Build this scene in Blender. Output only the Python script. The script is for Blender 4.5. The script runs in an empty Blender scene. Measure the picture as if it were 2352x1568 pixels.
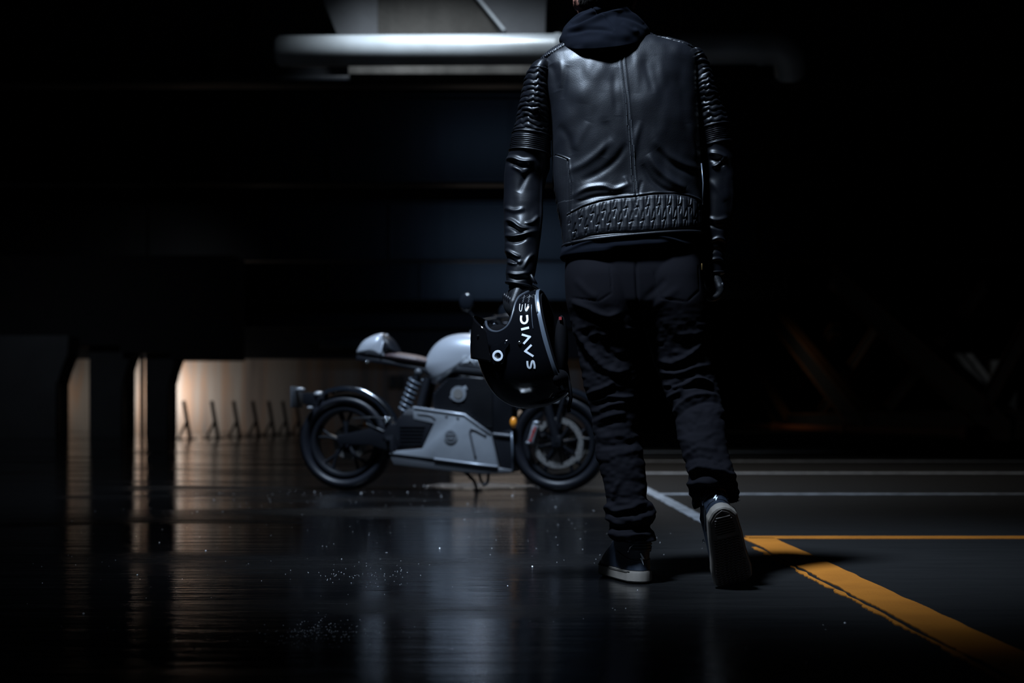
import bpy, bmesh, math, random
import numpy as np
from mathutils import Vector, Matrix
random.seed(4); RNG = np.random.RandomState(7)
PI = math.pi
F = 3267.0; HOR = 960.0; CH = 0.473           # focal length in pixels, horizon row, lens height
def PX(u, v, Y): return np.array([(u-1176.0)/F*Y, Y, CH+(HOR-v)/F*Y])

# ------------------------------------------------------------------ camera, world, light
sc = bpy.context.scene
cam = bpy.data.cameras.new('camera'); co = bpy.data.objects.new('camera', cam); sc.collection.objects.link(co)
co.location = (0, 0, CH); co.rotation_euler = (PI/2, 0, 0)
cam.sensor_width = 36; cam.lens = 36*F/2352; cam.shift_y = (HOR-784)/2352
cam.clip_end = 300; cam.clip_start = .05
cam.dof.use_dof = True; cam.dof.focus_distance = 4.05; cam.dof.aperture_fstop = 2.8
sc.camera = co
w = bpy.data.worlds.new('world'); sc.world = w; w.use_nodes = True
w.node_tree.nodes['Background'].inputs[0].default_value = (.45, .6, 1, 1)
w.node_tree.nodes['Background'].inputs[1].default_value = .0015
sc.view_settings.view_transform = 'Standard'; sc.view_settings.look = 'None'
sc.view_settings.exposure = 0; sc.view_settings.gamma = 1; sc.view_settings.use_curve_mapping = False

def area(name, loc, target, sx, sy, power, col, spread=180):
    l = bpy.data.lights.new(name, 'AREA'); l.shape = 'RECTANGLE'; l.size = sx; l.size_y = sy
    l.energy = power; l.color = col; l.spread = math.radians(spread)
    o = bpy.data.objects.new(name, l); sc.collection.objects.link(o); o.location = loc
    o.rotation_euler = (Vector(target)-Vector(loc)).to_track_quat('-Z', 'Y').to_euler()
    return o
BL = (.62, .78, 1.0)  # overhead area lamps shine through unseen deck openings put in for them
area('unseen_toplight_near', (-1.6, 1.75, 6.3), (-.05, 4.25, 1.5), .8, .8, 46, BL, 30)
area('unseen_toplight_bike', (-.9, 6.6, 6.3), (-.5, 9.3, .3), 1.2, .8, 75, BL, 55)
area('unseen_toplight_pipe', (-1.15, 14.0, 7.6), (-1.0, 16.2, 4.9), 1.3, .8, 58, (.84, .93, 1.0), 60)
area('unseen_toplight_floor', (.2, 13.2, 6.3), (.5, 12.8, 0), 1.6, 1.0, 110, (1.0, .97, .93), 95)
area('added_fill_left', (-10, 28, 6.3), (-11.5, 36, 1), 1.2, .8, 6, (.8, .88, 1.0), 80)  # weak ambient fill added for the pier faces, with its own hole
area('added_girder_light_2', (.2, 21.5, 6.2), (-.2, 25.1, 5.1), 3.2, .5, 2.6, (.35, .58, 1.0), 110)  # weak lamps added, one for each girder face, no known source
area('added_girder_light_3', (.2, 31.0, 6.2), (0, 37.4, 5.0), 4.2, .6, 13, (.35, .58, 1.0), 110)
area('added_girder_light_4', (.2, 44.0, 6.2), (0, 49.8, 5.0), 5.0, .6, 20, (.35, .58, 1.0), 110)
area('daylight_gap_left', (-12.85, 50.7, 1.4), (-12.5, 52, 1.25), .35, 1.6, 95, (1.0, .95, .91), 170)
area('added_fill_far_left', (-17.3, 50.6, 1.4), (-16.3, 52, 1.2), .5, 1.6, 14, (1.0, .95, .88), 170)  # second lamp, added out of sight behind a pier to brighten the gap
area('added_fill_far_middle', (0.3, 45.0, 2.3), (.4, 52, .7), 1.2, .3, 3, (1.0, .84, .7), 100)  # hidden fill added to lift the far wall behind the bike
area('added_fill_truss', (5.0, 50.0, 5.0), (10.3, 50, 1.2), 1.5, 1, 16, (1.0, .85, .65), 100)  # faint warm fill added so the amber truss edges show
area('added_fill_stair', (16.2, 44.6, 4.2), (15.2, 47, 1.6), .6, .6, 3, (.85, .93, 1.0), 70)  # weak fill added to brighten the stair, no fixture

# ------------------------------------------------------------------ materials
MATS = {}
def mat(name, col, rough=.5, metal=0.0, spec=.5, bump=None, coat=0.0, vary=None, trans=0.0, emit=None, alpha=1.0, sheen=0.0):
    """bump=(scale, strength, distance, stretch) ; vary=(scale, amount, darker/lighter colour, stretch)"""
    m = bpy.data.materials.new(name); m.use_nodes = True; nt = m.node_tree; N = nt.nodes; L = nt.links
    b = N['Principled BSDF']
    b.inputs['Base Color'].default_value = (*col, 1); b.inputs['Roughness'].default_value = rough
    b.inputs['Metallic'].default_value = metal; b.inputs['Specular IOR Level'].default_value = spec
    b.inputs['Coat Weight'].default_value = coat; b.inputs['Coat Roughness'].default_value = .05
    b.inputs['Transmission Weight'].default_value = trans; b.inputs['Alpha'].default_value = alpha
    if sheen: b.inputs['Sheen Weight'].default_value = sheen; b.inputs['Sheen Roughness'].default_value = .4
    if emit: b.inputs['Emission Color'].default_value = (*emit[0], 1); b.inputs['Emission Strength'].default_value = emit[1]
    tc = N.new('ShaderNodeTexCoord')
    def noise(scale, stretch, detail=4):
        mp = N.new('ShaderNodeMapping'); mp.inputs['Scale'].default_value = stretch
        n = N.new('ShaderNodeTexNoise'); n.inputs['Scale'].default_value = scale; n.inputs['Detail'].default_value = detail
        L.new(tc.outputs['Object'], mp.inputs[0]); L.new(mp.outputs[0], n.inputs['Vector']); return n
    if bump:
        n = noise(bump[0], bump[3] if len(bump) > 3 else (1, 1, 1)); bp = N.new('ShaderNodeBump')
        bp.inputs['Strength'].default_value = bump[1]; bp.inputs['Distance'].default_value = bump[2]
        L.new(n.outputs['Fac'], bp.inputs['Height']); L.new(bp.outputs[0], b.inputs['Normal'])
    if vary:
        n = noise(vary[0], vary[3] if len(vary) > 3 else (1, 1, 1), 6); r = N.new('ShaderNodeValToRGB')
        r.color_ramp.elements[0].position = .35; r.color_ramp.elements[1].position = .68
        r.color_ramp.elements[0].color = (*col, 1)
        c2 = vary[2]; r.color_ramp.elements[1].color = (*[col[i]*(1-vary[1])+c2[i]*vary[1] for i in range(3)], 1)
        L.new(n.outputs['Fac'], r.inputs[0]); L.new(r.outputs[0], b.inputs['Base Color'])
    MATS[name] = m; return m
leather = mat('black_leather', (.0025, .003, .005), .44, spec=.5, bump=(380, .30, .0012), vary=(14, .5, (.005, .006, .009)))
leather2 = mat('black_leather_sleeve', (.002, .0024, .004), .42, spec=.30, bump=(420, .18, .001))
jersey = mat('black_jersey', (.0036, .0044, .0070), .9, spec=.03, bump=(900, .25, .0006))
denim = mat('black_denim', (.0042, .0041, .0054), .85, spec=.03, bump=(1100, .3, .0006, (1, 1, .4)), vary=(9, .5, (.0066, .0064, .0084)), sheen=0)
thread = mat('grey_thread', (.10, .11, .12), .6)
glovem = mat('black_glove', (.005, .0055, .007), .48, spec=.35, bump=(240, .4, .0012, (1, 1, 3)))
skin = mat('skin', (.38, .17, .12), .55, vary=(20, .5, (.45, .2, .15)))
hairm = mat('dark_hair', (.010, .008, .006), .75, spec=.2, bump=(260, .7, .002, (1, 1, .12)))
rubber_cream = mat('cream_rubber', (.15, .132, .112), .6, bump=(300, .2, .0008), vary=(25, .5, (.11, .097, .083)))
rubber_tread = mat('dark_tread_rubber', (.065, .052, .044), .6)
shoem = mat('navy_shoe_leather', (.010, .014, .022), .38, spec=.6, bump=(500, .15, .0008))
brass = mat('brass', (.55, .36, .13), .35, metal=1)
silverm = mat('silver_print', (.62, .66, .70), .35, spec=.5)
whitep = mat('white_print', (.75, .79, .84), .45)
gloss = mat('gloss_black', (.0035, .0038, .005), .07, spec=.55, coat=.6)
liner = mat('black_liner_fabric', (.003, .003, .0038), .9, spec=.05, bump=(500, .4, .001))
gasket_d = mat('dark_gasket', (.028, .033, .042), .35)
gasket = mat('grey_rim', (.10, .12, .15), .28, spec=.6, metal=.3)
red = mat('red_cloth', (.20, .008, .010), .6)
chrome = mat('brushed_aluminium', (.62, .64, .66), .22, metal=1)
visorm = mat('smoke_visor', (.006, .006, .007), .03, trans=.35, spec=.6, alpha=.96)
silver = mat('silver_paint', (.36, .385, .43), .36, metal=.25, coat=.35, bump=(60, .03, .001))
alum = mat('cast_aluminium', (.30, .325, .36), .38, metal=.45, bump=(90, .15, .001), vary=(12, .4, (.22, .24, .27)))
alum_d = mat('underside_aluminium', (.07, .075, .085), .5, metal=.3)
blackm = mat('satin_black', (.007, .008, .011), .4, spec=.28, bump=(150, .1, .001))
blackg = mat('gloss_black_guard', (.008, .010, .014), .16, coat=.5)
tyre_m = mat('tyre_rubber', (.009, .010, .014), .42, spec=.28, bump=(60, .3, .002))
brown = mat('brown_leather', (.048, .030, .032), .5, bump=(200, .3, .001))
steel = mat('bright_steel', (.5, .52, .55), .18, metal=1)
discm = mat('brake_disc_steel', (.20, .195, .19), .35, metal=.35, bump=(80, .2, .001))
orange = mat('orange_reflector', (.9, .32, .03), .25, spec=.6, coat=.5)
redprint = mat('red_print', (.5, .03, .02), .5)
glassy = mat('lamp_glass', (.25, .26, .28), .05, spec=.8, coat=1)
girderm = mat('dark_painted_steel', (.016, .019, .025), .36, spec=.5, bump=(2.0, .25, .02, (1, 1, .3)), vary=(1.2, .6, (.010, .012, .017), (.4, 1, 1.5)))
concrete = mat('stained_concrete', (.085, .082, .078), .85, spec=.2, bump=(14, .5, .02), vary=(2.6, .8, (.035, .034, .032), (1, 1, .35)))
concrete_d = mat('dark_concrete', (.075, .08, .09), .8, bump=(10, .4, .02), vary=(1.1, .5, (.04, .042, .048)))
pipem = mat('galvanised_pipe', (.50, .56, .62), .42, metal=.2, bump=(3, .15, .01, (.4, 1, 1)), vary=(1.3, .75, (.24, .25, .26), (.8, 1, 1)))
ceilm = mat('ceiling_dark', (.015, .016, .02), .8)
trussm = mat('truss_dark_steel', (.010, .010, .011), .6)
amber = mat('amber_edge_paint', (.16, .065, .012), .6)
railm = mat('orange_rail_paint', (.24, .065, .012), .6)
postm = mat('post_paint', (.03, .022, .018), .6)
whiteline = mat('white_road_paint', (.38, .41, .45), .5, bump=(70, .5, .003), vary=(11, .8, (.10, .11, .12)))
yellowline = mat('yellow_road_paint', (.36, .125, .012), .7, spec=.25, bump=(120, .6, .003), vary=(6, .55, (.25, .082, .008)))
gritm = mat('wet_grit_glint_white', (.70, .71, .73), .08, spec=1.0, coat=1)  # whitened so the droplets carry their glints as colour

def farwall_mat():
    m = bpy.data.materials.new('rust_stained_wall'); m.use_nodes = True; N = m.node_tree.nodes; L = m.node_tree.links; b = N['Principled BSDF']
    tc = N.new('ShaderNodeTexCoord'); mp = N.new('ShaderNodeMapping'); mp.inputs['Scale'].default_value = (1.1, 1, .07)
    n = N.new('ShaderNodeTexNoise'); n.inputs['Scale'].default_value = 1.6; n.inputs['Detail'].default_value = 5
    r = N.new('ShaderNodeValToRGB'); e = r.color_ramp.elements
    e[0].position = .3; e[0].color = (.34, .31, .275, 1); e[1].position = .46; e[1].color = (.28, .235, .20, 1)
    x = e.new(.52); x.color = (.31, .20, .135, 1); x = e.new(.57); x.color = (.24, .195, .165, 1); x = e.new(.72); x.color = (.12, .10, .09, 1)
    L.new(tc.outputs['Object'], mp.inputs[0]); L.new(mp.outputs[0], n.inputs['Vector']); L.new(n.outputs['Fac'], r.inputs[0]); L.new(r.outputs[0], b.inputs['Base Color'])
    b.inputs['Roughness'].default_value = .8; return m
wallm = farwall_mat()

def floor_mat():
    m = bpy.data.materials.new('wet_asphalt'); m.use_nodes = True; N = m.node_tree.nodes; L = m.node_tree.links; b = N['Principled BSDF']
    tc = N.new('ShaderNodeTexCoord')
    def nz(scale, stretch, det=4, rough=.5):
        mp = N.new('ShaderNodeMapping'); mp.inputs['Scale'].default_value = stretch
        n = N.new('ShaderNodeTexNoise'); n.inputs['Scale'].default_value = scale; n.inputs['Detail'].default_value = det; n.inputs['Roughness'].default_value = rough
        L.new(tc.outputs['Object'], mp.inputs[0]); L.new(mp.outputs[0], n.inputs['Vector']); return n.outputs['Fac']
    def math_(op, a, c, cl=False):
        k = N.new('ShaderNodeMath'); k.operation = op; k.use_clamp = cl
        for i, s in enumerate((a, c)):
            if hasattr(s, 'is_output'): L.new(s, k.inputs[i])
            else: k.inputs[i].default_value = s
        return k.outputs[0]
    def mr(v, a, c, d, e):
        k = N.new('ShaderNodeMapRange'); L.new(v, k.inputs[0])
        for i, s in enumerate((a, c, d, e)): k.inputs[i+1].default_value = s
        return k.outputs[0]
    sx = N.new('ShaderNodeSeparateXYZ'); L.new(tc.outputs['Object'], sx.inputs[0])
    # wet to the left of the bay line, drying to the right; puddle pattern in long bands across
    side = mr(sx.outputs['X'], .2, 1.0, 1, 0)
    pud = nz(.8, (.45, 1.5, 1), 5, .55)
    pudw = mr(pud, .34, .52, .62, 1)
    wet = math_('MULTIPLY', side, pudw, True)
    streak = nz(9, (.5, 5, 1), 6, .62)
    r0 = mr(wet, 0, 1, .62, .04)
    rr = math_('ADD', r0, mr(streak, .35, .7, -.02, .10), True)
    L.new(rr, b.inputs['Roughness'])
    cr = N.new('ShaderNodeValToRGB'); cr.color_ramp.elements[0].color = (.0045, .0046, .0050, 1); cr.color_ramp.elements[1].color = (.016, .0155, .015, 1)
    L.new(nz(6, (.4, 2.2, 1), 8, .65), cr.inputs[0])
    mx = N.new('ShaderNodeMixRGB'); mx.blend_type = 'MULTIPLY'; mx.inputs[2].default_value = (.45, .46, .5, 1)
    L.new(wet, mx.inputs[0]); L.new(cr.outputs[0], mx.inputs[1]); L.new(mx.outputs[0], b.inputs['Base Color'])
    L.new(mr(wet, 0, 1, .16, .5), b.inputs['Specular IOR Level'])
    # bumps : long swells across the floor (stretched reflections), fine grain, droplets
    b1 = N.new('ShaderNodeBump'); b1.inputs['Strength'].default_value = .36; b1.inputs['Distance'].default_value = .005; L.new(nz(5, (.35, 2.4, 1), 3), b1.inputs['Height'])
    b2 = N.new('ShaderNodeBump'); b2.inputs['Strength'].default_value = .16; b2.inputs['Distance'].default_value = .003; L.new(nz(60, (.5, 1.2, 1), 5, .6), b2.inputs['Height']); L.new(b1.outputs[0], b2.inputs['Normal'])
    L.new(b2.outputs[0], b.inputs['Normal'])
    return m
floorm = floor_mat()

# ------------------------------------------------------------------ mesh helpers
def link(name, me, m, parent=None, smooth=True, sharp=40):
    o = bpy.data.objects.new(name, me); sc.collection.objects.link(o)
    if m and not me.materials: me.materials.append(m)
    if parent is not None: o.parent = parent
    if smooth:
        me.polygons.foreach_set('use_smooth', [True]*len(me.polygons))
        if sharp: me.set_sharp_from_angle(angle=math.radians(sharp))
    return o
def mk(name, V, Fc, m, parent=None, smooth=True, sharp=40, org=None):
    V = np.asarray(V, float).reshape(-1, 3)
    if org is not None: V = V-np.asarray(org)
    me = bpy.data.meshes.new(name); me.from_pydata(V.tolist(), [], [tuple(int(i) for i in f) for f in Fc]); me.update()
    bm = bmesh.new(); bm.from_mesh(me); bmesh.ops.recalc_face_normals(bm, faces=bm.faces); bm.to_mesh(me); bm.free()
    return link(name, me, m, parent, smooth, sharp)
def tag(o, label=None, cat=None, group=None, kind=None):
    if label: o['label'] = label
    if cat: o['category'] = cat
    if group: o['group'] = group
    if kind: o['kind'] = kind
    return o
def empty(name, loc=(0, 0, 0), rz=0, **k):
    o = bpy.data.objects.new(name, None); sc.collection.objects.link(o); o.location = loc; o.rotation_euler = (0, 0, rz)
    o.empty_display_size = .1; return tag(o, **k)
class MB:
    def __init__(s): s.V = []; s.F = []; s.n = 0
    def add(s, V, Fc):
        V = np.asarray(V, float).reshape(-1, 3); s.V.append(V); s.F += [tuple(int(i)+s.n for i in f) for f in Fc]; s.n += len(V); return s
    def get(s): return np.concatenate(s.V), s.F
    def build(s, name, m, parent=None, **k): V, Fc = s.get(); return mk(name, V, Fc, m, parent, **k)
def box(x0, x1, y0, y1, z0, z1, bev=0.0):
    if bev <= 0:
        V = [(x, y, z) for x in (x0, x1) for y in (y0, y1) for z in (z0, z1)]
        return V, [(0, 1, 3, 2), (4, 6, 7, 5), (0, 4, 5, 1), (2, 3, 7, 6), (0, 2, 6, 4), (1, 5, 7, 3)]
    bm = bmesh.new(); bmesh.ops.create_cube(bm, size=1)
    for v in bm.verts: v.co = ((x0+x1)/2+v.co.x*(x1-x0), (y0+y1)/2+v.co.y*(y1-y0), (z0+z1)/2+v.co.z*(z1-z0))
    bmesh.ops.bevel(bm, geom=bm.edges[:], offset=bev, segments=2, affect='EDGES', profile=.5)
    V = [tuple(v.co) for v in bm.verts]; Fc = [tuple(v.index for v in f.verts) for f in bm.faces]; bm.free(); return V, Fc
def grid_faces(n, m, closed=True, cap0=False, cap1=False):
    a = np.arange(n*m).reshape(n, m); Fc = []
    j = m if closed else m-1
    A = a[:-1, :j]; B = np.roll(a, -1, 1)[:-1, :j]; C = np.roll(a, -1, 1)[1:, :j]; D = a[1:, :j]
    Fc = np.stack([A, B, C, D], -1).reshape(-1, 4).tolist()
    if cap0: Fc.append(a[0].tolist())
    if cap1: Fc.append(a[-1][::-1].tolist())
    return Fc
def crspline(P, n, closed=False):
    P = np.asarray(P, float); k = len(P)
    if closed: Q = np.vstack([P[-1], P, P[0], P[1]]); seg = k
    else: Q = np.vstack([2*P[0]-P[1], P, 2*P[-1]-P[-2]]); seg = k-1
    t = np.linspace(0, seg, n, endpoint=not closed); i = np.minimum(t.astype(int), seg-1); f = (t-i)[:, None]
    p0, p1, p2, p3 = Q[i], Q[i+1], Q[i+2], Q[i+3]
    return .5*((2*p1)+(-p0+p2)*f+(2*p0-5*p1+4*p2-p3)*f**2+(-p0+3*p1-3*p2+p3)*f**3)
def tube(path, r, n=10, cap=True, spl=0, flat=1.0):
    P = np.array([np.asarray(q, float).ravel() for q in path]); R = np.broadcast_to(np.asarray(r, float), (len(P),)).copy()
    if spl: 
        Q = crspline(np.column_stack([P, R]), spl); P = Q[:, :3]; R = Q[:, 3]
    T = np.gradient(P, axis=0); T /= np.linalg.norm(T, axis=1)[:, None]+1e-12
    up = np.array([0, 1, 0]) if abs(T[0][1]) < .8 else np.array([1, 0, 0]); out = []
    N_ = np.cross(T[0], up); N_ /= np.linalg.norm(N_)
    for i in range(len(P)):
        N_ = N_-T[i]*np.dot(N_, T[i]); N_ /= np.linalg.norm(N_); B_ = np.cross(T[i], N_)
        a = np.linspace(0, 2*PI, n, endpoint=False)
        out.append(P[i]+R[i]*(np.cos(a)[:, None]*N_+flat*np.sin(a)[:, None]*B_))
    return np.array(out).reshape(-1, 3), grid_faces(len(P), n, True, cap, cap)
def lathe_y(prof, c, n=48, closed=False, a0=0, a1=2*PI):
    """profile of (radius, y) revolved about a Y axis through c"""
    prof = np.asarray(prof, float); full = abs(a1-a0-2*PI) < 1e-6
    a = np.linspace(a0, a1, n, endpoint=not full)
    V = np.array([[(c[0]+r*math.cos(t), c[1]+y, c[2]+r*math.sin(t)) for t in a] for r, y in prof])
    k = len(prof)
    if closed: V = np.concatenate([V, V[:1]])
    return V.reshape(-1, 3), grid_faces(len(V), n, full)
def prism(poly, y0, y1, bev=0.0, seg=2):
    """poly: (x,z) outline extruded along y, edges rounded"""
    bm = bmesh.new(); vs = [bm.verts.new((p[0], y0, p[1])) for p in poly]; f = bm.faces.new(vs)
    r = bmesh.ops.extrude_face_region(bm, geom=[f]); 
    for g in r['geom']:
        if isinstance(g, bmesh.types.BMVert): g.co.y = y1
    if bev > 0:
        ed = [e for e in bm.edges if abs(e.verts[0].co.y-e.verts[1].co.y) < 1e-9]
        bmesh.ops.bevel(bm, geom=ed, offset=bev, segments=seg, affect='EDGES', profile=.5, clamp_overlap=True)
    bm.verts.index_update(); V = [tuple(v.co) for v in bm.verts]; Fc = [tuple(v.index for v in f.verts) for f in bm.faces]; bm.free(); return V, Fc
class Blob:
    """closed side outline (x,z) blown up to a rounded body of half width w"""
    def __init__(s, outline, w, p=2.2, q=2.0, yc=0, c=None, n=160):
        O = crspline(outline, 400, True); s.c = np.array(c) if c is not None else O.mean(0); s.w = w; s.p = p; s.q = q; s.yc = yc
        d = O-s.c; th = np.arctan2(d[:, 1], d[:, 0]); k = np.argsort(th); s.th = th[k]; s.R = np.hypot(*d.T)[k]; s.n = n
    def rad(s, th): return np.interp(th, s.th, s.R, period=2*PI)
    def depth(s, x, z):
        d0 = x-s.c[0]; d1 = z-s.c[1]; r = np.hypot(d0, d1)/s.rad(np.arctan2(d1, d0))
        return s.w*np.maximum(0, 1-np.minimum(r, 1)**s.p)**(1/s.q)
    def mesh(s, m=28, grow=0.0, n=None):
        n = n or s.n; th = np.linspace(-PI, PI, n, endpoint=False); R = s.rad(th)+grow
        ph = np.linspace(0, PI/2, m+1)[1:]; rr = np.sin(ph)
        rows = []
        for sg in (-1, 1):
            rs = rr if sg < 0 else rr[:-1][::-1]
            for r in rs:
                y = sg*(s.w+grow)*max(0, 1-r**s.p)**(1/s.q)
                rows.append(np.column_stack([s.c[0]+r*R*np.cos(th), np.full(n, s.yc+y), s.c[1]+r*R*np.sin(th)]))
        V = np.concatenate(rows); Fc = grid_faces(len(rows), n, True); a = len(V)
        V = np.vstack([V, [s.c[0], s.yc-s.w-grow, s.c[1]], [s.c[0], s.yc+s.w+grow, s.c[1]]])
        L = (len(rows)-1)*n
        Fc += [(j, a, (j+1) % n) for j in range(n)]+[(L+j, L+(j+1) % n, a+1) for j in range(n)]
        return V, Fc
def boolean(base, cutters, op='DIFFERENCE'):
    def tmp(VF):
        me = bpy.data.meshes.new('t'); me.from_pydata([tuple(v) for v in np.asarray(VF[0])], [], [tuple(f) for f in VF[1]])
        bm = bmesh.new(); bm.from_mesh(me); bmesh.ops.recalc_face_normals(bm, faces=bm.faces); bm.to_mesh(me); bm.free()
        o = bpy.data.objects.new('t', me); sc.collection.objects.link(o); return o
    b = tmp(base); cs = [tmp(c) for c in cutters]
    for c in cs:
        k = b.modifiers.new('b', 'BOOLEAN'); k.operation = op; k.object = c; k.solver = 'EXACT'
    dg = bpy.context.evaluated_depsgraph_get(); me = bpy.data.meshes.new_from_object(b.evaluated_get(dg))
    for o in [b]+cs: bpy.data.objects.remove(o)
    return me
def remesh(VF, vox, smooth=3):
    me = bpy.data.meshes.new('t'); me.from_pydata(np.asarray(VF[0]).tolist(), [], VF[1])
    bm = bmesh.new(); bm.from_mesh(me); bmesh.ops.recalc_face_normals(bm, faces=bm.faces); bm.to_mesh(me); bm.free()
    o = bpy.data.objects.new('t', me); sc.collection.objects.link(o)
    k = o.modifiers.new('r', 'REMESH'); k.mode = 'VOXEL'; k.voxel_size = vox
    if smooth: s = o.modifiers.new('s', 'SMOOTH'); s.iterations = smooth; s.factor = .5
    dg = bpy.context.evaluated_depsgraph_get(); r = bpy.data.meshes.new_from_object(o.evaluated_get(dg)); bpy.data.objects.remove(o)
    return r
def ball(c, r, n=16, m=10):
    c = np.array(c); r = np.broadcast_to(r, 3); V = [c+r*np.array([0, 0, 1])]
    for i in range(1, m):
        p = PI*i/m; V += [c+r*np.array([math.sin(p)*math.cos(2*PI*j/n), math.sin(p)*math.sin(2*PI*j/n), math.cos(p)]) for j in range(n)]
    V.append(c-r*np.array([0, 0, 1])); Fc = [(0, 1+j, 1+(j+1) % n) for j in range(n)]
    for i in range(m-2): Fc += [(1+i*n+j, 1+(i+1)*n+j, 1+(i+1)*n+(j+1) % n, 1+i*n+(j+1) % n) for j in range(n)]
    k = len(V)-1; Fc += [(k, 1+(m-2)*n+(j+1) % n, 1+(m-2)*n+j) for j in range(n)]
    return np.array(V), Fc
# 2D smooth noise
_lat = RNG.rand(64, 64)*2-1
def noise2(x, y):
    xi = np.floor(x).astype(int); yi = np.floor(y).astype(int); fx = x-xi; fy = y-yi; fx = fx*fx*(3-2*fx); fy = fy*fy*(3-2*fy)
    g = lambda a, b: _lat[a % 64, b % 64]
    return (g(xi, yi)*(1-fx)+g(xi+1, yi)*fx)*(1-fy)+(g(xi, yi+1)*(1-fx)+g(xi+1, yi+1)*fx)*fy
def strokes(U, V, lst):
    """sum of soft ridges (height>0) or creases (height<0) along polylines; pixels of the person's plane"""
    D = np.zeros_like(U)
    for pts, wd, h in lst:
        P = np.asarray(pts, float)
        if len(P) > 2: P = crspline(P, max(len(P)*5, 12))
        k = (U > P[:, 0].min()-3*wd) & (U < P[:, 0].max()+3*wd) & (V > P[:, 1].min()-3*wd) & (V < P[:, 1].max()+3*wd)
        if not k.any(): continue
        u = U[k]; v = V[k]; best = np.full(u.shape, 1e9); tt = np.zeros_like(u); n = len(P)-1
        for i in range(n):
            a = P[i]; d = P[i+1]-a; L2 = d@d+1e-9; s = np.clip(((u-a[0])*d[0]+(v-a[1])*d[1])/L2, 0, 1)
            q = (u-a[0]-s*d[0])**2+(v-a[1]-s*d[1])**2; m_ = q < best; best[m_] = q[m_]; tt[m_] = (i+s[m_])/n
        D[k] += h*np.exp(-best/(wd*wd))*np.clip(1-(2*tt-1)**4*.85, 0, 1)
    return D
def keyinterp(K, n):
    K = np.asarray(K, float); s = np.concatenate([[0], np.cumsum(np.maximum(4, np.hypot(np.diff((K[:, 0]+K[:, 2])/2), np.diff((K[:, 1]+K[:, 3])/2))))])
    t = np.linspace(0, s[-1], n); out = np.zeros((n, K.shape[1])); i = np.clip(np.searchsorted(s, t, 'right')-1, 0, len(K)-2)
    m = np.zeros_like(K); dl = np.diff(K, axis=0)/np.diff(s)[:, None]
    m[1:-1] = np.where(dl[:-1]*dl[1:] > 0, 2*dl[:-1]*dl[1:]/(dl[:-1]+dl[1:]+1e-12*np.sign(dl[:-1]+dl[1:]+1e-20)), 0); m[0] = dl[0]; m[-1] = dl[-1]
    h = (s[i+1]-s[i])[:, None]; f = ((t-s[i])/(s[i+1]-s[i]))[:, None]
    return (2*f**3-3*f**2+1)*K[i]+(f**3-2*f**2+f)*h*m[i]+(-2*f**3+3*f**2)*K[i+1]+(f**3-f**2)*h*m[i+1]
def garment(keys, n, m, disp=None, dense=.72, sag=0.0):
    """keys: (uL,vL,uR,vR, y_centre, depth_back, depth_front, exponent). Ring angle: 0..1 with the back half sampled densely"""
    K = keyinterp(keys, n); mb = int(m*dense); mf = m-mb
    ang = np.concatenate([np.linspace(PI, 2*PI, mb, endpoint=False), np.linspace(0, PI, mf, endpoint=False)])
    ca, sa = np.cos(ang), np.sin(ang)            # sa<0 : towards the lens (his back)
    uL, vL, uR, vR, yc, bb, bf, ex = [K[:, i][:, None] for i in range(8)]
    if K.shape[1] > 8: sag = K[:, 8][:, None]
    e = 2/ex; x = np.sign(ca)*np.abs(ca)**e; y = np.sign(sa)*np.abs(sa)**e
    u = (uL+uR)/2+(uR-uL)/2*x; v = (vL+vR)/2+(vR-vL)/2*x+sag*np.maximum(0, -y)
    X = (u-1176)/F*yc; Z = CH+(HOR-v)/F*yc; Yy = yc+np.where(y < 0, bb*y, bf*y)
    G = np.stack([X, Yy, Z], -1)
    def normals(G):
        du = np.roll(G, -1, 1)-np.roll(G, 1, 1); dv = np.gradient(G, axis=0); N = np.cross(dv, du); N /= np.linalg.norm(N, axis=-1, keepdims=True)+1e-12
        c = G.mean(1, keepdims=True); s = np.sign(((G-c)*N).sum(-1).mean()); return N*(s if s != 0 else 1)
    N = normals(G)
    if disp is not None:
        D = disp(u, v, np.broadcast_to(y, u.shape), np.broadcast_to(x, u.shape)); G = G+N*(np.zeros(u.shape)+D)[..., None]
    return G, u, v, y
def gmesh(name, G, m, parent, org, cap0=False, cap1=False, sharp=None):
    n, mm = G.shape[:2]; return mk(name, G.reshape(-1, 3), grid_faces(n, mm, True, cap0, cap1), m, parent, sharp=sharp, org=org)
def surf(G, U, V, Yb, u, v):
    d = (U-u)**2+(V-v)**2+np.where(np.broadcast_to(Yb, U.shape) > -.05, 1e6, 0); k = np.argmin(d); return G.reshape(-1, 3)[k]
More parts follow.
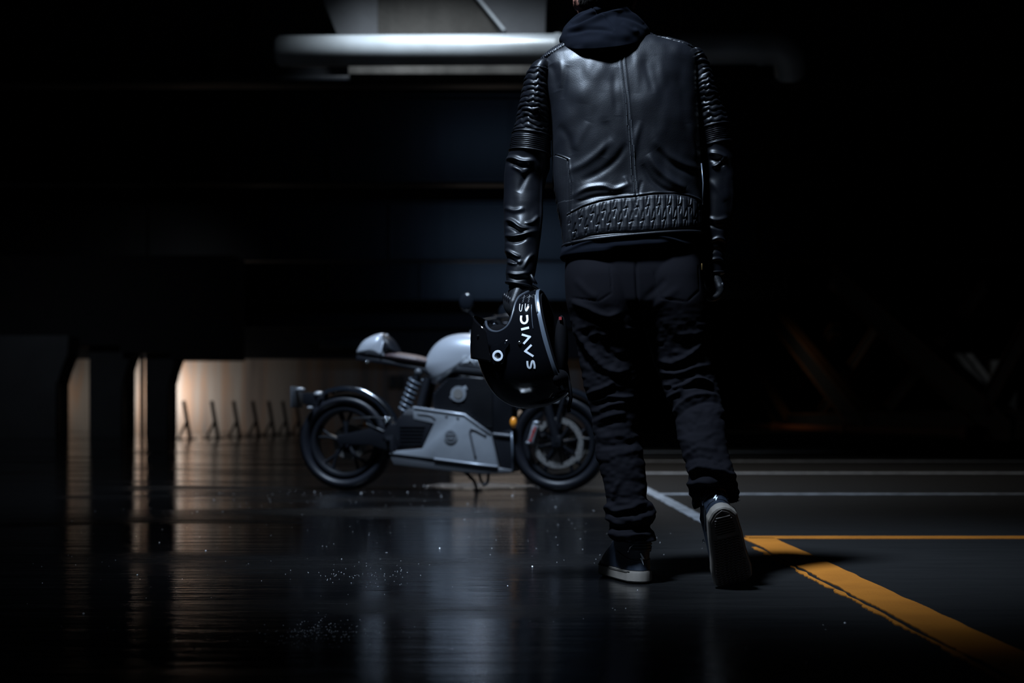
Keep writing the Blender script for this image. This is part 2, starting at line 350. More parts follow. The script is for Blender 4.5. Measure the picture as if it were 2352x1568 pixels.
# ================================================================== SETTING
fl = mk('floor', *box(-45, 45, -6, 90, -.3, 0), floorm, smooth=False); tag(fl, 'wet dark asphalt floor with streaky reflections', kind='structure')
def stripe(name, x0, x1, y0, y1, m, label, along='y', z=.003, amp=.006, n=220, freq=9):
    """painted line with ragged edges, a few millimetres thick"""
    t = np.linspace(0, 1, n); sd = RNG.rand()*40
    if along == 'y':
        yy = y0+(y1-y0)*t; a = x0+amp*noise2(yy*freq+sd, yy*0+3)+amp*.6*noise2(yy*freq*5, yy*0+sd); b = x1+amp*.7*noise2(yy*freq+sd, yy*0+9)
        top = [np.column_stack([a, yy, np.full(n, z)]), np.column_stack([b, yy, np.full(n, z)])]; bot = [q*[1, 1, 0]+[0, 0, .0002] for q in top]
    else:
        xx = x0+(x1-x0)*t; a = y0+amp*noise2(xx*freq+sd, xx*0+3); b = y1+amp*noise2(xx*freq+sd, xx*0+9)
        top = [np.column_stack([xx, a, np.full(n, z)]), np.column_stack([xx, b, np.full(n, z)])]; bot = [q*[1, 1, 0]+[0, 0, .0002] for q in top]
    V = np.stack([top[0], top[1], bot[1], bot[0]], 1); return tag(mk(name, V.reshape(-1, 3), grid_faces(n, 4, True, True, True), m, fl, smooth=False), label)
stripe('yellow_line', .910, 1.032, 1.3, 5.60, yellowline, 'broad yellow bay line running toward the lens')
stripe('yellow_line', .880, .893, 1.6, 5.2, yellowline, 'thin crumbled yellow edge left of the broad line', amp=.008, n=500, freq=12)
stripe('yellow_line', .93, 9.5, 5.575, 5.685, yellowline, 'thin yellow line running off to the right', along='x', amp=.004)
stripe('white_line', .850, .925, 5.75, 13.5, whiteline, 'worn white line running away behind the rear foot', amp=.004, n=400)
for yy, wd in ((8.83, .13), (12.2, .24), (15.6, .20), (19.9, .36), (25.5, .45)):
    stripe('white_line', .9, 14, yy-wd/2, yy+wd/2, whiteline, None, along='x', z=.0035, amp=.004)
# ceiling deck with unseen openings added to let the area lamps through
holes = [(-2.2, -1.0, 1.1, 2.3), (-1.6, -.2, 6.1, 7.1), (-1.3, .7, 12.6, 13.8), (-1.8, .1, 14.1, 15.95), (-1.6, 2.0, 21.2, 21.8), (-10.8, -9.2, 27.4, 28.6), (-2.2, 2.6, 30.6, 31.4), (-2.6, 3.0, 43.6, 44.4)]
mb = MB(); y = -6
for (a, b, c, d) in holes:
    mb.add(*box(-45, 45, y, c, 6.2, 6.5)); mb.add(*box(-45, a, c, d, 6.2, 6.5)); mb.add(*box(b, 45, c, d, 6.2, 6.5)); y = d
mb.add(*box(-45, 45, y, 90, 6.2, 6.5))
tag(mb.build('ceiling', ceilm, smooth=False), 'dark ceiling deck above the girders with small openings added for the lamps', kind='structure')
wf = mk('wall_far', *box(-40, 3.6, 52, 52.5, 0, 6.2), wallm, smooth=False); tag(wf, 'far concrete wall with rust stains behind the motorcycle', kind='structure')
tag(mk('wall_back', *box(3.1, 3.6, 52.5, 76, 0, 6.2), concrete_d, smooth=False), 'return wall behind the far wall', kind='structure')
tag(mk('wall_far_right', *box(3.6, 44.5, 76, 76.5, 0, 6.2), wallm, smooth=False), 'distant wall beyond the braced truss', kind='structure')
tag(mk('wall_left', *box(-40.5, -40, -6, 52.5, 0, 6.2), concrete_d, smooth=False), 'left side wall', kind='structure')
tag(mk('wall_right', *box(44.5, 45, -6, 76.5, 0, 6.2), concrete_d, smooth=False), 'right side wall', kind='structure')
tag(mk('wall_behind', *box(-40, 44.5, -6.4, -6, 0, 6.2), concrete_d, smooth=False), 'wall behind the viewpoint', kind='structure')
# girders
def girder(Y, label, stiff=3.2, x0=-39.9, x1=44.4):
    g = empty('steel_girder', (0, Y, 4.6), label=label, cat='girder', group=None); o = (0, Y, 4.6)
    mk('web', *box(x0, x1, Y-.02, Y+.02, 4.66, 6.12), girderm, g, smooth=False, org=o)
    mk('bottom_flange', *box(x0, x1, Y-.24, Y+.24, 4.6, 4.66, .008), girderm, g, org=o)
    mk('top_flange', *box(x0, x1, Y-.24, Y+.24, 6.12, 6.18, .008), girderm, g, org=o)
    me = None; k = -6.4*1.5
    while k < 11:
        if me is None: q = mk('stiffener', *box(-.012, .012, -.2, -.02, .06, 1.54), girderm, g, smooth=False); me = q.data
        else: q = bpy.data.objects.new('stiffener', me); sc.collection.objects.link(q); q.parent = g
        q.location = (k, 0, 0); k += stiff
    for bx in (-2.55, -2.39, -2.25, -2.17): 
        if abs(Y-25.2) < .1:
            V, Fc = lathe_y([(0.0, -.262), (.03, -.262), (.035, -.24)], (bx, 0, .03), 10); mk('bolt', V, Fc, steel, g)
    return g
girder(17.62, 'nearest dark steel girder behind the thick grey pipe')
girder(25.2, 'second dark steel girder, its bolted lower flange level with his lower back', 3.2)
girder(37.5, 'third dark steel girder, its lower flange level with his wrist')
girder(50.0, 'farthest dark steel girder, just above the handlebar mirror')
# concrete sill and abutment lit above the pipe
t = empty('concrete_abutment', (-.8, 17.2, 4.59), label='lit concrete abutment block above and below the thick pipe', cat='abutment'); o = (-.8, 17.2, 4.59)
mk('sill', *box(-1.96, .75, 17.02, 17.36, 4.59, 4.765, .01), concrete, t, org=o)
mk('wall_block', *box(-1.64, .43, 17.12, 17.36, 4.775, 6.18, .01), concrete, t, org=o)
def q2(u, v, Y): p = PX(u, v, Y); return (p[0], p[2])
mk('side_panel', *prism([q2(1098, 0, 17.07), q2(1160, 88, 17.07), q2(1251, 88, 17.07), q2(1257, -60, 17.07), q2(1060, -60, 17.07)], 17.05, 17.11), concrete_d, t, org=o, smooth=False)
mk('gusset_plate', *prism([q2(725, -60, 17.1), q2(742, 0, 17.1), q2(778, 88, 17.1), q2(868, 88, 17.1), q2(868, -60, 17.1)], 17.08, 17.12), concrete_d, t, org=o, smooth=False)
p0 = PX(1060, -50, 17.025); p1 = PX(1158, 70, 17.025); mk('drain_conduit', *tube([p0, p1], .022, 10), pipem, t, org=o)
# the thick pipe
t = empty('drain_pipe', (.2, 16.0, 4.61), label='thick pale galvanised pipe running across behind his neck', cat='pipe'); o = (.2, 16.0, 4.61)
V, Fc = tube([(-2.65, 16.0, 4.60), (-2.61, 16.0, 4.60), (2.9, 16.0, 4.63)], [.14, .171, .171], 40); mk('pipe_barrel', V, Fc, pipem, t, org=o)
V, Fc = tube([(2.85, 16.0, 4.63), (3.0, 16.0, 4.62), (3.12, 16.05, 4.54), (3.17, 16.2, 4.4)], .18, 24, spl=14); mk('pipe_elbow', V, Fc, pipem, t, org=o)
for x in (.51, 2.8):
    V, Fc = tube([(x-.03, 16.0, 4.62), (x+.03, 16.0, 4.62)], .180, 40); mk('pipe_collar', V, Fc, pipem, t, org=o)
mk('hanger_rod', *tube([(1.9, 16.0, 4.7), (1.9, 16.0, 6.19)], .015, 8), girderm, t, org=o)
for x in (1.9,): mk('pipe_bracket', *box(x-.03, x+.03, 16.12, 17.379, 4.605, 4.65, .004), girderm, t, org=o)
glowpanelm = mat('added_glow', (.3, .26, .22), .8, emit=((1.0, .84, .72), .20))  # glowing panel and frame added behind the bike for a pale glow
a = PX(1040, 0, 51.9); b = PX(1206, 0, 51.9); dr = mk('added_glow_panel_1', *box(a[0], b[0], 51.93, 51.99, .02, 1.85), glowpanelm, smooth=False); tag(dr, 'pale glowing panel added on the far wall behind the motorcycle', kind='structure')
for x0, x1, z0, z1 in ((a[0]-.12, a[0], 0, 1.97), (b[0], b[0]+.12, 0, 1.97), (a[0]-.12, b[0]+.12, 1.85, 1.97)): mk('added_panel_frame', *box(x0, x1, 51.85, 51.995, z0, z1, .01), blackm, dr)
# header beams over the far wall
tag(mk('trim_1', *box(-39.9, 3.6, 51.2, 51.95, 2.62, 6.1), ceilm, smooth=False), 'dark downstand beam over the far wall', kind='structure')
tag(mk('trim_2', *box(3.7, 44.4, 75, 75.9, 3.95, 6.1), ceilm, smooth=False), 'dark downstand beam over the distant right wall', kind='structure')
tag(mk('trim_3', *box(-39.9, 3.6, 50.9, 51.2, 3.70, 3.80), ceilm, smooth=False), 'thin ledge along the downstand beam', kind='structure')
a = PX(735, 800, 50.8); b = PX(832, 779, 50.8); tag(mk('cable_tray', *box(a[0], b[0], 50.7, 51.19, a[2], b[2], .02), concrete, sharp=40), 'pale cable tray on the dark beam left of the seat cowl', 'tray')
tw = empty('switch_box', (-4.0, 51.97, 1.6), label='pair of small pale switch boxes on the far wall behind the saddle', cat='switch box'); o = (-4.0, 51.97, 1.6)
for u in (893, 913):
    a = PX(u, 893, 51.9); b = PX(u+15, 862, 51.9); mk('box_cover', *box(a[0], b[0], 51.88, 52.0, a[2], b[2], .03), concrete, tw, org=o)
# beam over the piers on the left and the piers
for (u0, u1, vb, n) in ((-900, 160, 775, 4), (160, 285, 795, 5), (285, 400, 810, 6), (400, 545, 826, 7)):
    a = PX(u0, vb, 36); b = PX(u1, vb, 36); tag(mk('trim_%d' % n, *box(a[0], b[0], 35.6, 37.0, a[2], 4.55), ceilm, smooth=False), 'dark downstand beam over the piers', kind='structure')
def pier(u0, u1, Y, label, fl_=24, vt=770):
    pts = [(u0, 960+1545/Y), (u1, 960+1545/Y), (u1, 882), (u1+fl_*.35, 852), (u1+fl_, 812), (u1+fl_*1.1, vt), (u0, vt)]
    P = [q2(u, min(v, 960+1545.4/Y), Y) for u, v in pts]; P[0] = (P[0][0], 0.0); P[1] = (P[1][0], 0.0)
    e = empty('concrete_pier', (P[1][0], Y, 0), label=label, cat='pier'); V, Fc = prism(P, Y, Y+.9); mk('shaft', V, Fc, concrete_d, e, smooth=False, org=(P[1][0], Y, 0))
    mk('edge_guard', *box(P[1][0]-.03, P[1][0]+.03, Y-.03, Y+.2, .0, 1.35, .01), blackm, e, org=(P[1][0], Y, 0)); return e
pier(-380, 131, 34.2, 'broad flared concrete pier at the far left edge')
pier(205, 281, 35.9, 'narrow flared concrete pier, second from the left', 20, 795)
pier(334, 387, 35.9, 'flared concrete pier beside the brightly lit wall', 22, 812)
for u, r in ((305, .055), (326, .06)):
    p = PX(u, 960, 35.9); V, Fc = tube([(p[0]*1.03, 37.0, 0), (p[0]*1.03, 37.0, 2.1)], r, 10)
    tag(mk('downpipe', V, Fc, trussm), 'dark vertical downpipe %s' % ('just right of the narrow pier' if u < 310 else 'against the left side of the pier beside the lit wall'), 'pipe')
# leaning stay posts
pn = ['leftmost', 'second', 'third', 'fourth', 'fifth', 'sixth', 'seventh']
for i, (u, Y) in enumerate(((434, 32.0), (498, 33.5), (548, 35.0), (592, 36.5), (628, 38), (660, 39.5), (690, 41))):
    b = PX(u, 960, Y); b[2] = 0
    e = empty('barrier_post', tuple(b), label='leaning dark barrier post with a back stay, %s from the lit wall corner' % (pn[i] if i else 'nearest'), cat='post', group='leaning posts along the far wall')
    k = 1+.02*i
    mk('upright', *tube([(.03, 0, .0), (-.12*k, 0, .86*k)], .045, 8), postm, e)
    mk('stay', *tube([(-.30, .25, .0), (-.04, .0, .42)], .03, 8), postm, e)
    mk('foot_plate', *box(-.36, .12, -.06, .32, 0, .025, .006), postm, e)
# braced truss on the right
T = empty('braced_truss', (10.3, 40, 0), label='long dark steel truss with amber-edged diagonals receding on the right', cat='truss'); To = (10.3, 40, 0)
def brace(Y0, Z0, Y1, Z1, X, thick):
    d = np.array([Y1-Y0, Z1-Z0]); L = np.hypot(*d); d /= L; nn = np.array([-d[1], d[0]])*(1 if d[0] > 0 else -1)
    def bar(o0, o1, x0, x1):
        V = [];
        for s in (0, L):
            for oo in (o0, o1):
                for x in (x0, x1): p = np.array([Y0, Z0])+d*s+nn*oo; V.append((x, p[0], p[1]))
        return V, [(0, 1, 3, 2), (4, 6, 7, 5), (0, 4, 5, 1), (2, 3, 7, 6), (0, 2, 6, 4), (1, 5, 7, 3)]
    b = mk('diagonal_brace', *bar(-thick/2, thick/2, X, X+.25), trussm, T, smooth=False, org=To)
    for sg in (-1, 1): mk('brace_flange', *bar(sg*thick/2-.03, sg*thick/2+.03, X-.05, X+.3), amber, b, smooth=False, org=To)
for Yn in (29.4, 41.6, 53.5, 66.5): brace(Yn, .05, Yn+16.5, 5.1, 10.3, .74)
brace(30.9, .75, 26.2, 3.6, 10.3, .5)
for Ys in (72, 61, 53.6, 44.3): brace(Ys, .6, Ys-9.5, 3.7, 11.6, .4)
mk('base_wall', *box(10.35, 10.6, 16, 75, 0, .60, .01), trussm, T, org=To)
mk('wall_cap', *box(10.3, 10.65, 28, 75, .60, .635), amber, T, smooth=False, org=To)
for Y0, Y1 in ((31.4, 42.6), (43, 54), (54.5, 67), (67.4, 74.8)):
    mk('kerb_rail', *box(10.0, 10.2, Y0, Y1, .06, .24, .02), railm, T, org=To); mk('rail_block', *box(9.95, 10.3, Y0-.2, Y0+.25, 0, .3, .02), railm, T, org=To)
# stair beyond the truss
S = empty('steel_stair', (15.2, 46, 0), label='pale steel stair flight seen through the right end of the truss', cat='stair'); So = (15.2, 46, 0)
for u0 in (2222, 2246):
    a = PX(u0+46, 900, 46); b = PX(u0-22, 812, 46); V, Fc = prism([(a[0]-.12, a[2]), (a[0]+.12, a[2]), (b[0]+.12, b[2]), (b[0]-.12, b[2])], 46, 46.15); mk('stringer', V, Fc, concrete, S, smooth=False, org=So)
a = PX(2244, 893, 46.3); b = PX(2290, 884, 46.3); mk('landing', *box(a[0], b[0], 45.9, 47.2, a[2], b[2]), concrete, S, smooth=False, org=So)
for u in (2262, 2284): 
    a = PX(u, 0, 46.6); mk('leg', *box(a[0]-.05, a[0]+.05, 46.5, 46.6, 0, PX(0, 893, 46.6)[2]), trussm, S, smooth=False, org=So)
a = PX(2272, 875, 47.5); b = PX(2330, 828, 47.5); pr = mk('wall_panel', *box(a[0], b[0], 47.3, 47.6, 0, b[2]), concrete, S, smooth=False, org=So)
# bright concrete post base behind the bike
pudm = mat('rippled_water', (.02, .02, .022), .28, spec=1.0, bump=(45, 1.0, .012, (.5, 1.2, 1)))
an = np.linspace(0, 2*PI, 60, endpoint=False); rr_ = 1+.25*noise2(np.cos(an)*2+9, np.sin(an)*2+4); pr0 = np.column_stack([-.22+.42*rr_*np.cos(an), 9.95+.40*rr_*np.sin(an)])
V = np.vstack([np.column_stack([pr0, np.full(60, .0012)]), np.column_stack([pr0*.98+.02*np.array([-.22, 9.95]), np.full(60, .003)])]); pu = mk('puddle', V, grid_faces(2, 60, True, True, True), pudm, smooth=False); tag(pu, 'small rippled puddle glinting white under the motorcycle', 'puddle')
# wet grit and droplets, their glints put in as white colour
mb = MB()
for i in range(1150):
    if i < 350: x = RNG.normal(-.26, .16); y = RNG.uniform(9.62, 10.0)
    elif i < 560: x = RNG.normal(-.43, .055); y = RNG.normal(3.13, .10)
    elif i < 640: x = RNG.normal(-.45, .09); y = RNG.normal(4.3, .18)
    else: x = RNG.uniform(-2.2, 1.0); y = RNG.uniform(2.2, 9.5)
    if .35 < x < 1.1 and 3.6 < y < 4.6: continue
    s = RNG.uniform(.0005, .0013)*(1+.45*y/3)*(1.5 if i > 1100 else .55)*(3.2 if i < 350 else 1); nn = 8
    V = [(x+s*k*math.cos(2*PI*j_/nn), y+s*k*math.sin(2*PI*j_/nn), s*h) for k, h in ((1, 0), (.82, .42), (.45, .70)) for j_ in range(nn)]+[(x, y, s*.8)]
    mb.add(V, grid_faces(3, nn)+[(16+j_, 16+(j_+1) % nn, 24) for j_ in range(nn)])
g = mb.build('grit', gritm, smooth=True, sharp=0); tag(g, 'wet grit and water droplets on the asphalt, glints painted white', 'grit', kind='stuff')
# ================================================================== PERSON
PO = (0.36, 4.12, 0.0)
person = empty('person', PO, label='person seen from behind walking away in black leather jacket and black jeans, holding a helmet', cat='person')
def world(u, v, Y): return PX(u, v, Y)
# ---- head
def head_mesh(grow=0.0, n=150, m=110, hair=False):
    th = np.linspace(0, PI, m+1); ph = np.linspace(0, 2*PI, n, endpoint=False); T, Pp = np.meshgrid(th, ph, indexing='ij')
    dx = np.sin(T)*np.sin(Pp); dy = np.sin(T)*np.cos(Pp); dz = np.cos(T)
    x = .077*dx; y = .098*dy; z = .120*dz
    lo = np.clip(-dz, 0, 1); x = x*(1-.22*lo**1.6); y = np.where(dy < 0, y*(1-.38*np.clip(-dz-.1, 0, 1)**.9), y*(1-.10*lo**2))
    y = y+np.where(dy < 0, -.006*np.exp(-((dz-.15)/.4)**2)*(-dy), 0)
    fr = np.clip(dy, 0, 1)**2
    g = lambda cx, cz, sx, sz: np.exp(-((x-cx)/sx)**2-((z-cz)/sz)**2)*fr
    f = .024*g(0, -.022, .012, .020)+.012*g(0, -.003, .009, .022)-.010*(g(.031, .006, .018, .012)+g(-.031, .006, .018, .012))
    f += .005*g(0, .030, .05, .010)+.005*g(0, -.056, .022, .006)+.005*g(0, -.066, .020, .006)-.003*g(0, -.0605, .024, .003)+.010*g(0, -.098, .022, .016)
    y = y+f
    if hair:
        # hair cap: above a line falling from forehead over the ears to the nape
        line = np.where(dy > .2, .050+.02*dy, np.where(dy > -.25, .015, -.052))
        k = 1/(1+np.exp(-(z-line)/.006)); k = np.clip(k, 0, 1)
        nz = .002*noise2(Pp*30, T*30)+.0012*noise2(Pp*75, T*14)
        gr = -.004+k*(.0145+.010*np.clip(dz, 0, 1)+nz)
        L = np.sqrt(dx**2+dy**2+dz**2); x = x+dx*gr; y = y+dy*gr; z = z+dz*gr
    V = np.stack([x, y, z], -1).reshape(-1, 3); return V, grid_faces(m+1, n)
HC = np.array([(1383-1176)/F*4.10, 4.10, 1.690]); ca_, sa_ = math.cos(.24), math.sin(.24)
def hplace(V): V = np.asarray(V); return np.column_stack([V[:, 0]*ca_-V[:, 1]*sa_, V[:, 0]*sa_+V[:, 1]*ca_, V[:, 2]])+HC
bd = MB(); V, Fc = head_mesh(); bd.add(hplace(V), Fc)
for s in (-1, 1):
    e, f_ = ball((s*.078, -.012, -.022), (.010, .017, .030)); bd.add(hplace(e), f_)
    rim = [(s*.074, .004, .0), (s*.086, .006, .016), (s*.091, -.008, .024), (s*.094, -.026, .014), (s*.092, -.026, -.006), (s*.086, -.014, -.028), (s*.078, -.002, -.034), (s*.074, .002, -.024)]
    e, f_ = tube([(a, b, c-.012) for a, b, c in rim], .0055, 8, spl=24); bd.add(hplace(e), f_)
bd.add(*tube([HC+[0, -.01, -.03], HC+[.008, -.018, -.09], (.275, 4.11, 1.52), (.32, 4.12, 1.45)], [.056, .060, .068, .10], 24, spl=20))
def bodyloft(keys, shrink=.022, n=60, m=40):
    G, u, v, y = garment(keys, n, m, lambda u, v, y, x: -shrink); bd.add(G.reshape(-1, 3), grid_faces(n, m, True, True, True))
TORSO = [(1335, 84, 1480, 72, 4.12, .055, .06, 2.2), (1290, 104, 1505, 86, 4.12, .085, .08, 2.2), (1262, 121, 1553, 99, 4.12, .100, .09, 2.2), (1243, 140, 1590, 116, 4.12, .112, .10, 2.3), (1240, 166, 1599, 142, 4.12, .124, .11, 2.4),
         (1249, 210, 1601, 200, 4.12, .138, .12, 2.4), (1261, 260, 1602, 255, 4.12, .145, .125, 2.4), (1266, 320, 1604, 315, 4.12, .140, .125, 2.4), (1269, 380, 1609, 370, 4.12, .130, .12, 2.4), (1273, 430, 1611, 420, 4.12, .125, .12, 2.4),
         (1280, 480, 1610, 460, 4.12, .128, .12, 2.4), (1288, 520, 1610, 500, 4.12, .135, .12, 2.4), (1293, 566, 1612, 538, 4.12, .138, .125, 2.4)]
SLL = [(1246, 141, 1266, 146, 4.12, .052, .05, 2), (1231, 144, 1266, 158, 4.12, .070, .06, 2.1), (1215, 160, 1264, 176, 4.12, .079, .07, 2.1), (1205, 185, 1260, 205, 4.12, .082, .08, 2.1), (1194, 235, 1263, 255, 4.12, .083, .08, 2.1), (1184, 285, 1265, 300, 4.13, .078, .08, 2.1), (1176, 312, 1265, 325, 4.13, .076, .076, 2.1),
       (1170, 345, 1264, 360, 4.135, .074, .075, 2.1), (1163, 372, 1263, 386, 4.14, .073, .075, 2.1), (1159, 405, 1253, 415, 4.14, .070, .072, 2.1), (1158, 460, 1249, 465, 4.13, .066, .068, 2.1), (1158, 510, 1246, 512, 4.11, .062, .064, 2.1), (1160, 560, 1240, 562, 4.09, .056, .058, 2.1), (1163, 610, 1231, 612, 4.07, .049, .05, 2.1), (1162, 648, 1222, 660, 4.06, .044, .045, 2.1)]
SLR = [(1580, 124, 1596, 124, 4.13, .05, .05, 2), (1575, 124, 1606, 120, 4.13, .065, .06, 2), (1576, 142, 1620, 138, 4.14, .078, .07, 2), (1582, 165, 1634, 173, 4.15, .080, .08, 2.1), (1580, 210, 1645, 212, 4.15, .082, .08, 2.1), (1584, 255, 1661, 250, 4.16, .080, .08, 2.1), (1592, 300, 1674, 290, 4.16, .077, .076, 2.1),
       (1597, 330, 1680, 315, 4.165, .075, .075, 2.1), (1600, 355, 1684, 345, 4.17, .073, .075, 2.1), (1602, 400, 1690, 395, 4.17, .070, .072, 2.1), (1602, 450, 1690, 450, 4.17, .066, .068, 2.1), (1600, 500, 1682, 500, 4.17, .062, .064, 2.1), (1600, 550, 1671, 550, 4.17, .056, .058, 2.1), (1603, 595, 1664, 592, 4.165, .049, .05, 2.1), (1612, 630, 1660, 626, 4.16, .044, .045, 2.1)]
LEGL = [(1300, 590, 1462, 590, 4.12, .10, .10, 2.4), (1297, 640, 1466, 640, 4.12, .125, .11, 2.4), (1300, 690, 1470, 690, 4.12, .13, .11, 2.3), (1311, 740, 1471, 745, 4.12, .115, .11, 2.2), (1325, 800, 1469, 800, 4.13, .10, .10, 2.1), (1335, 850, 1467, 850, 4.13, .092, .095, 2.1), (1345, 900, 1467, 900, 4.13, .083, .09, 2.1),
        (1357, 950, 1466, 950, 4.13, .077, .083, 2.1), (1364, 1000, 1470, 1000, 4.13, .076, .078, 2.1), (1370, 1050, 1479, 1050, 4.12, .076, .073, 2.1), (1384, 1100, 1484, 1100, 4.11, .070, .07, 2.1), (1392, 1140, 1485, 1140, 4.10, .064, .068, 2.1), (1391, 1166, 1497, 1162, 4.10, .066, .070, 2.1), (1395, 1190, 1500, 1192, 4.10, .064, .072, 2.1), (1399, 1216, 1498, 1216, 4.10, .062, .072, 2.1), (1404, 1242, 1508, 1240, 4.10, .076, .080, 2.1)]
LEGR_ = [(1450, 590, 1610, 582, 4.12, .10, .10, 2.4), (1448, 640, 1613, 640, 4.12, .125, .11, 2.4), (1455, 690, 1621, 690, 4.12, .13, .11, 2.3), (1474, 740, 1628, 740, 4.12, .117, .11, 2.2), (1491, 800, 1635, 800, 4.13, .102, .10, 2.1), (1509, 850, 1640, 850, 4.13, .093, .095, 2.1), (1527, 900, 1652, 898, 4.11, .085, .09, 2.1),
        (1548, 950, 1662, 948, 4.07, .078, .085, 2.1), (1557, 1000, 1667, 1000, 4.03, .076, .078, 2.1), (1570, 1050, 1675, 1050, 3.99, .076, .073, 2.1), (1579, 1088, 1688, 1085, 3.96, .07, .07, 2.1), (1581, 1120, 1692, 1112, 3.955, .062, .07, 2.1, -14), (1596, 1168, 1700, 1154, 3.96, .058, .072, 2.1, -60)]
bodyloft(TORSO); bodyloft([(k[0], k[1], k[2], k[3], k[4], k[5]-.004, k[6], k[7]) for k in SLL], .018, 60, 24); bodyloft(SLR, .018, 60, 24)
bodyloft(LEGL[:-4], .020, 60, 28); LEGR = [tuple(k) if len(k) == 9 else tuple(k)+(0,) for k in LEGR_]; bodyloft(LEGR[:-3], .020, 60, 28)
me = remesh(bd.get(), .0055, 2); me.transform(Matrix.Translation([-c for c in PO])); me.name = 'body'
body = link('body', me, skin, person, sharp=None)
V, Fc = head_mesh(hair=True); mk('hair', hplace(V), Fc, hairm, person, sharp=None, org=PO)
for s in (-1, 1):
    V, Fc = ball((s*.031, .079, .006), .0125); mk('eye', hplace(V), Fc, whitep, person, sharp=None, org=PO)
    V, Fc = ball((s*.031, .0885, .006), (.0055, .0042, .0055)); mk('iris', hplace(V), Fc, hairm, bpy.data.objects['eye' if s < 0 else 'eye.001'], sharp=None, org=PO)

# ---- jacket torso
seamc = crspline([(1416, 100), (1419, 130), (1425, 200), (1433, 280), (1441, 350), (1446, 410), (1453, 470)], 80)
belt_top = np.array([(1285, 512), (1302, 502), (1335, 487), (1370, 477), (1410, 470), (1450, 467), (1490, 461), (1540, 458), (1575, 462), (1612, 472)], float)
belt_bot = np.array([(1285, 572), (1312, 560), (1350, 550), (1400, 546), (1450, 545), (1500, 542), (1550, 536), (1612, 526)], float)
tf = [([(1262, 162), (1270, 185), (1276, 225)], 9, -.010), ([(1300, 170), (1292, 205), (1288, 245)], 7, -.006), ([(1284, 155), (1288, 190), (1284, 220)], 6, .005), ([(1408, 180), (1404, 230), (1410, 290)], 9, -.006),
      ([(1350, 140), (1345, 200), (1330, 260)], 16, .005), ([(1500, 150), (1512, 210), (1520, 280)], 12, .004), ([(1472, 160), (1480, 200), (1490, 240)], 8, -.005), ([(1450, 140), (1456, 190), (1452, 240)], 9, .004), ([(1560, 150), (1556, 210), (1566, 270)], 12, -.004),
      ([(1300, 405), (1335, 392), (1370, 368), (1400, 340)], 9, .006), ([(1330, 430), (1372, 412), (1408, 385), (1432, 350)], 8, -.006), ([(1312, 462), (1345, 446), (1380, 443), (1405, 450), (1440, 438)], 6, .008), ([(1318, 478), (1360, 466), (1400, 463), (1440, 458)], 5, -.006),
      ([(1462, 300), (1450, 345), (1447, 380)], 7, .005), ([(1478, 372), (1500, 405), (1535, 432), (1566, 446)], 9, .011), ([(1466, 395), (1490, 432), (1530, 455), (1575, 460)], 7, -.008), ([(1490, 340), (1520, 372), (1560, 392), (1600, 396)], 10, .005), ([(1500, 360), (1535, 392), (1590, 412)], 8, -.005),
      ([(1315, 360), (1330, 330), (1345, 300)], 10, .004), ([(1280, 300), (1300, 330), (1310, 370)], 8, -.004), ([(1570, 300), (1585, 340), (1592, 380)], 7, .004), ([(1425, 420), (1435, 440), (1444, 462)], 5, .004), ([(1465, 430), (1460, 450), (1456, 465)], 4, -.004), ([(1385, 300), (1392, 340), (1380, 380)], 9, -.004)]
quilt = []
for kq in range(26):
    u0 = 1306+kq*12.2
    for rr_, (t0, t1) in enumerate(((0.02, .60), (.42, .98))):
        if (kq+rr_) % 2: continue
        yt = np.interp(u0, belt_top[:, 0], belt_top[:, 1]); yb = np.interp(u0, belt_bot[:, 0], belt_bot[:, 1]); vv = lambda t: yt+(yb-yt)*t
        tm = (t0+t1)/2
        quilt += [([(u0+2.5, vv(t0)), (u0-3.5, vv(tm+.06))], 1.5, -.0042), ([(u0-3.5, vv(tm+.06)), (u0+4, vv(tm-.02))], 1.4, -.004), ([(u0+4, vv(tm-.02)), (u0-1, vv(t1))], 1.5, -.0042)]
    quilt += [([(u0+6.1, np.interp(u0+6.1, belt_top[:, 0], belt_top[:, 1])+3), (u0+6.1, np.interp(u0+6.1, belt_bot[:, 0], belt_bot[:, 1])-3)], 1.8, -.0036)]
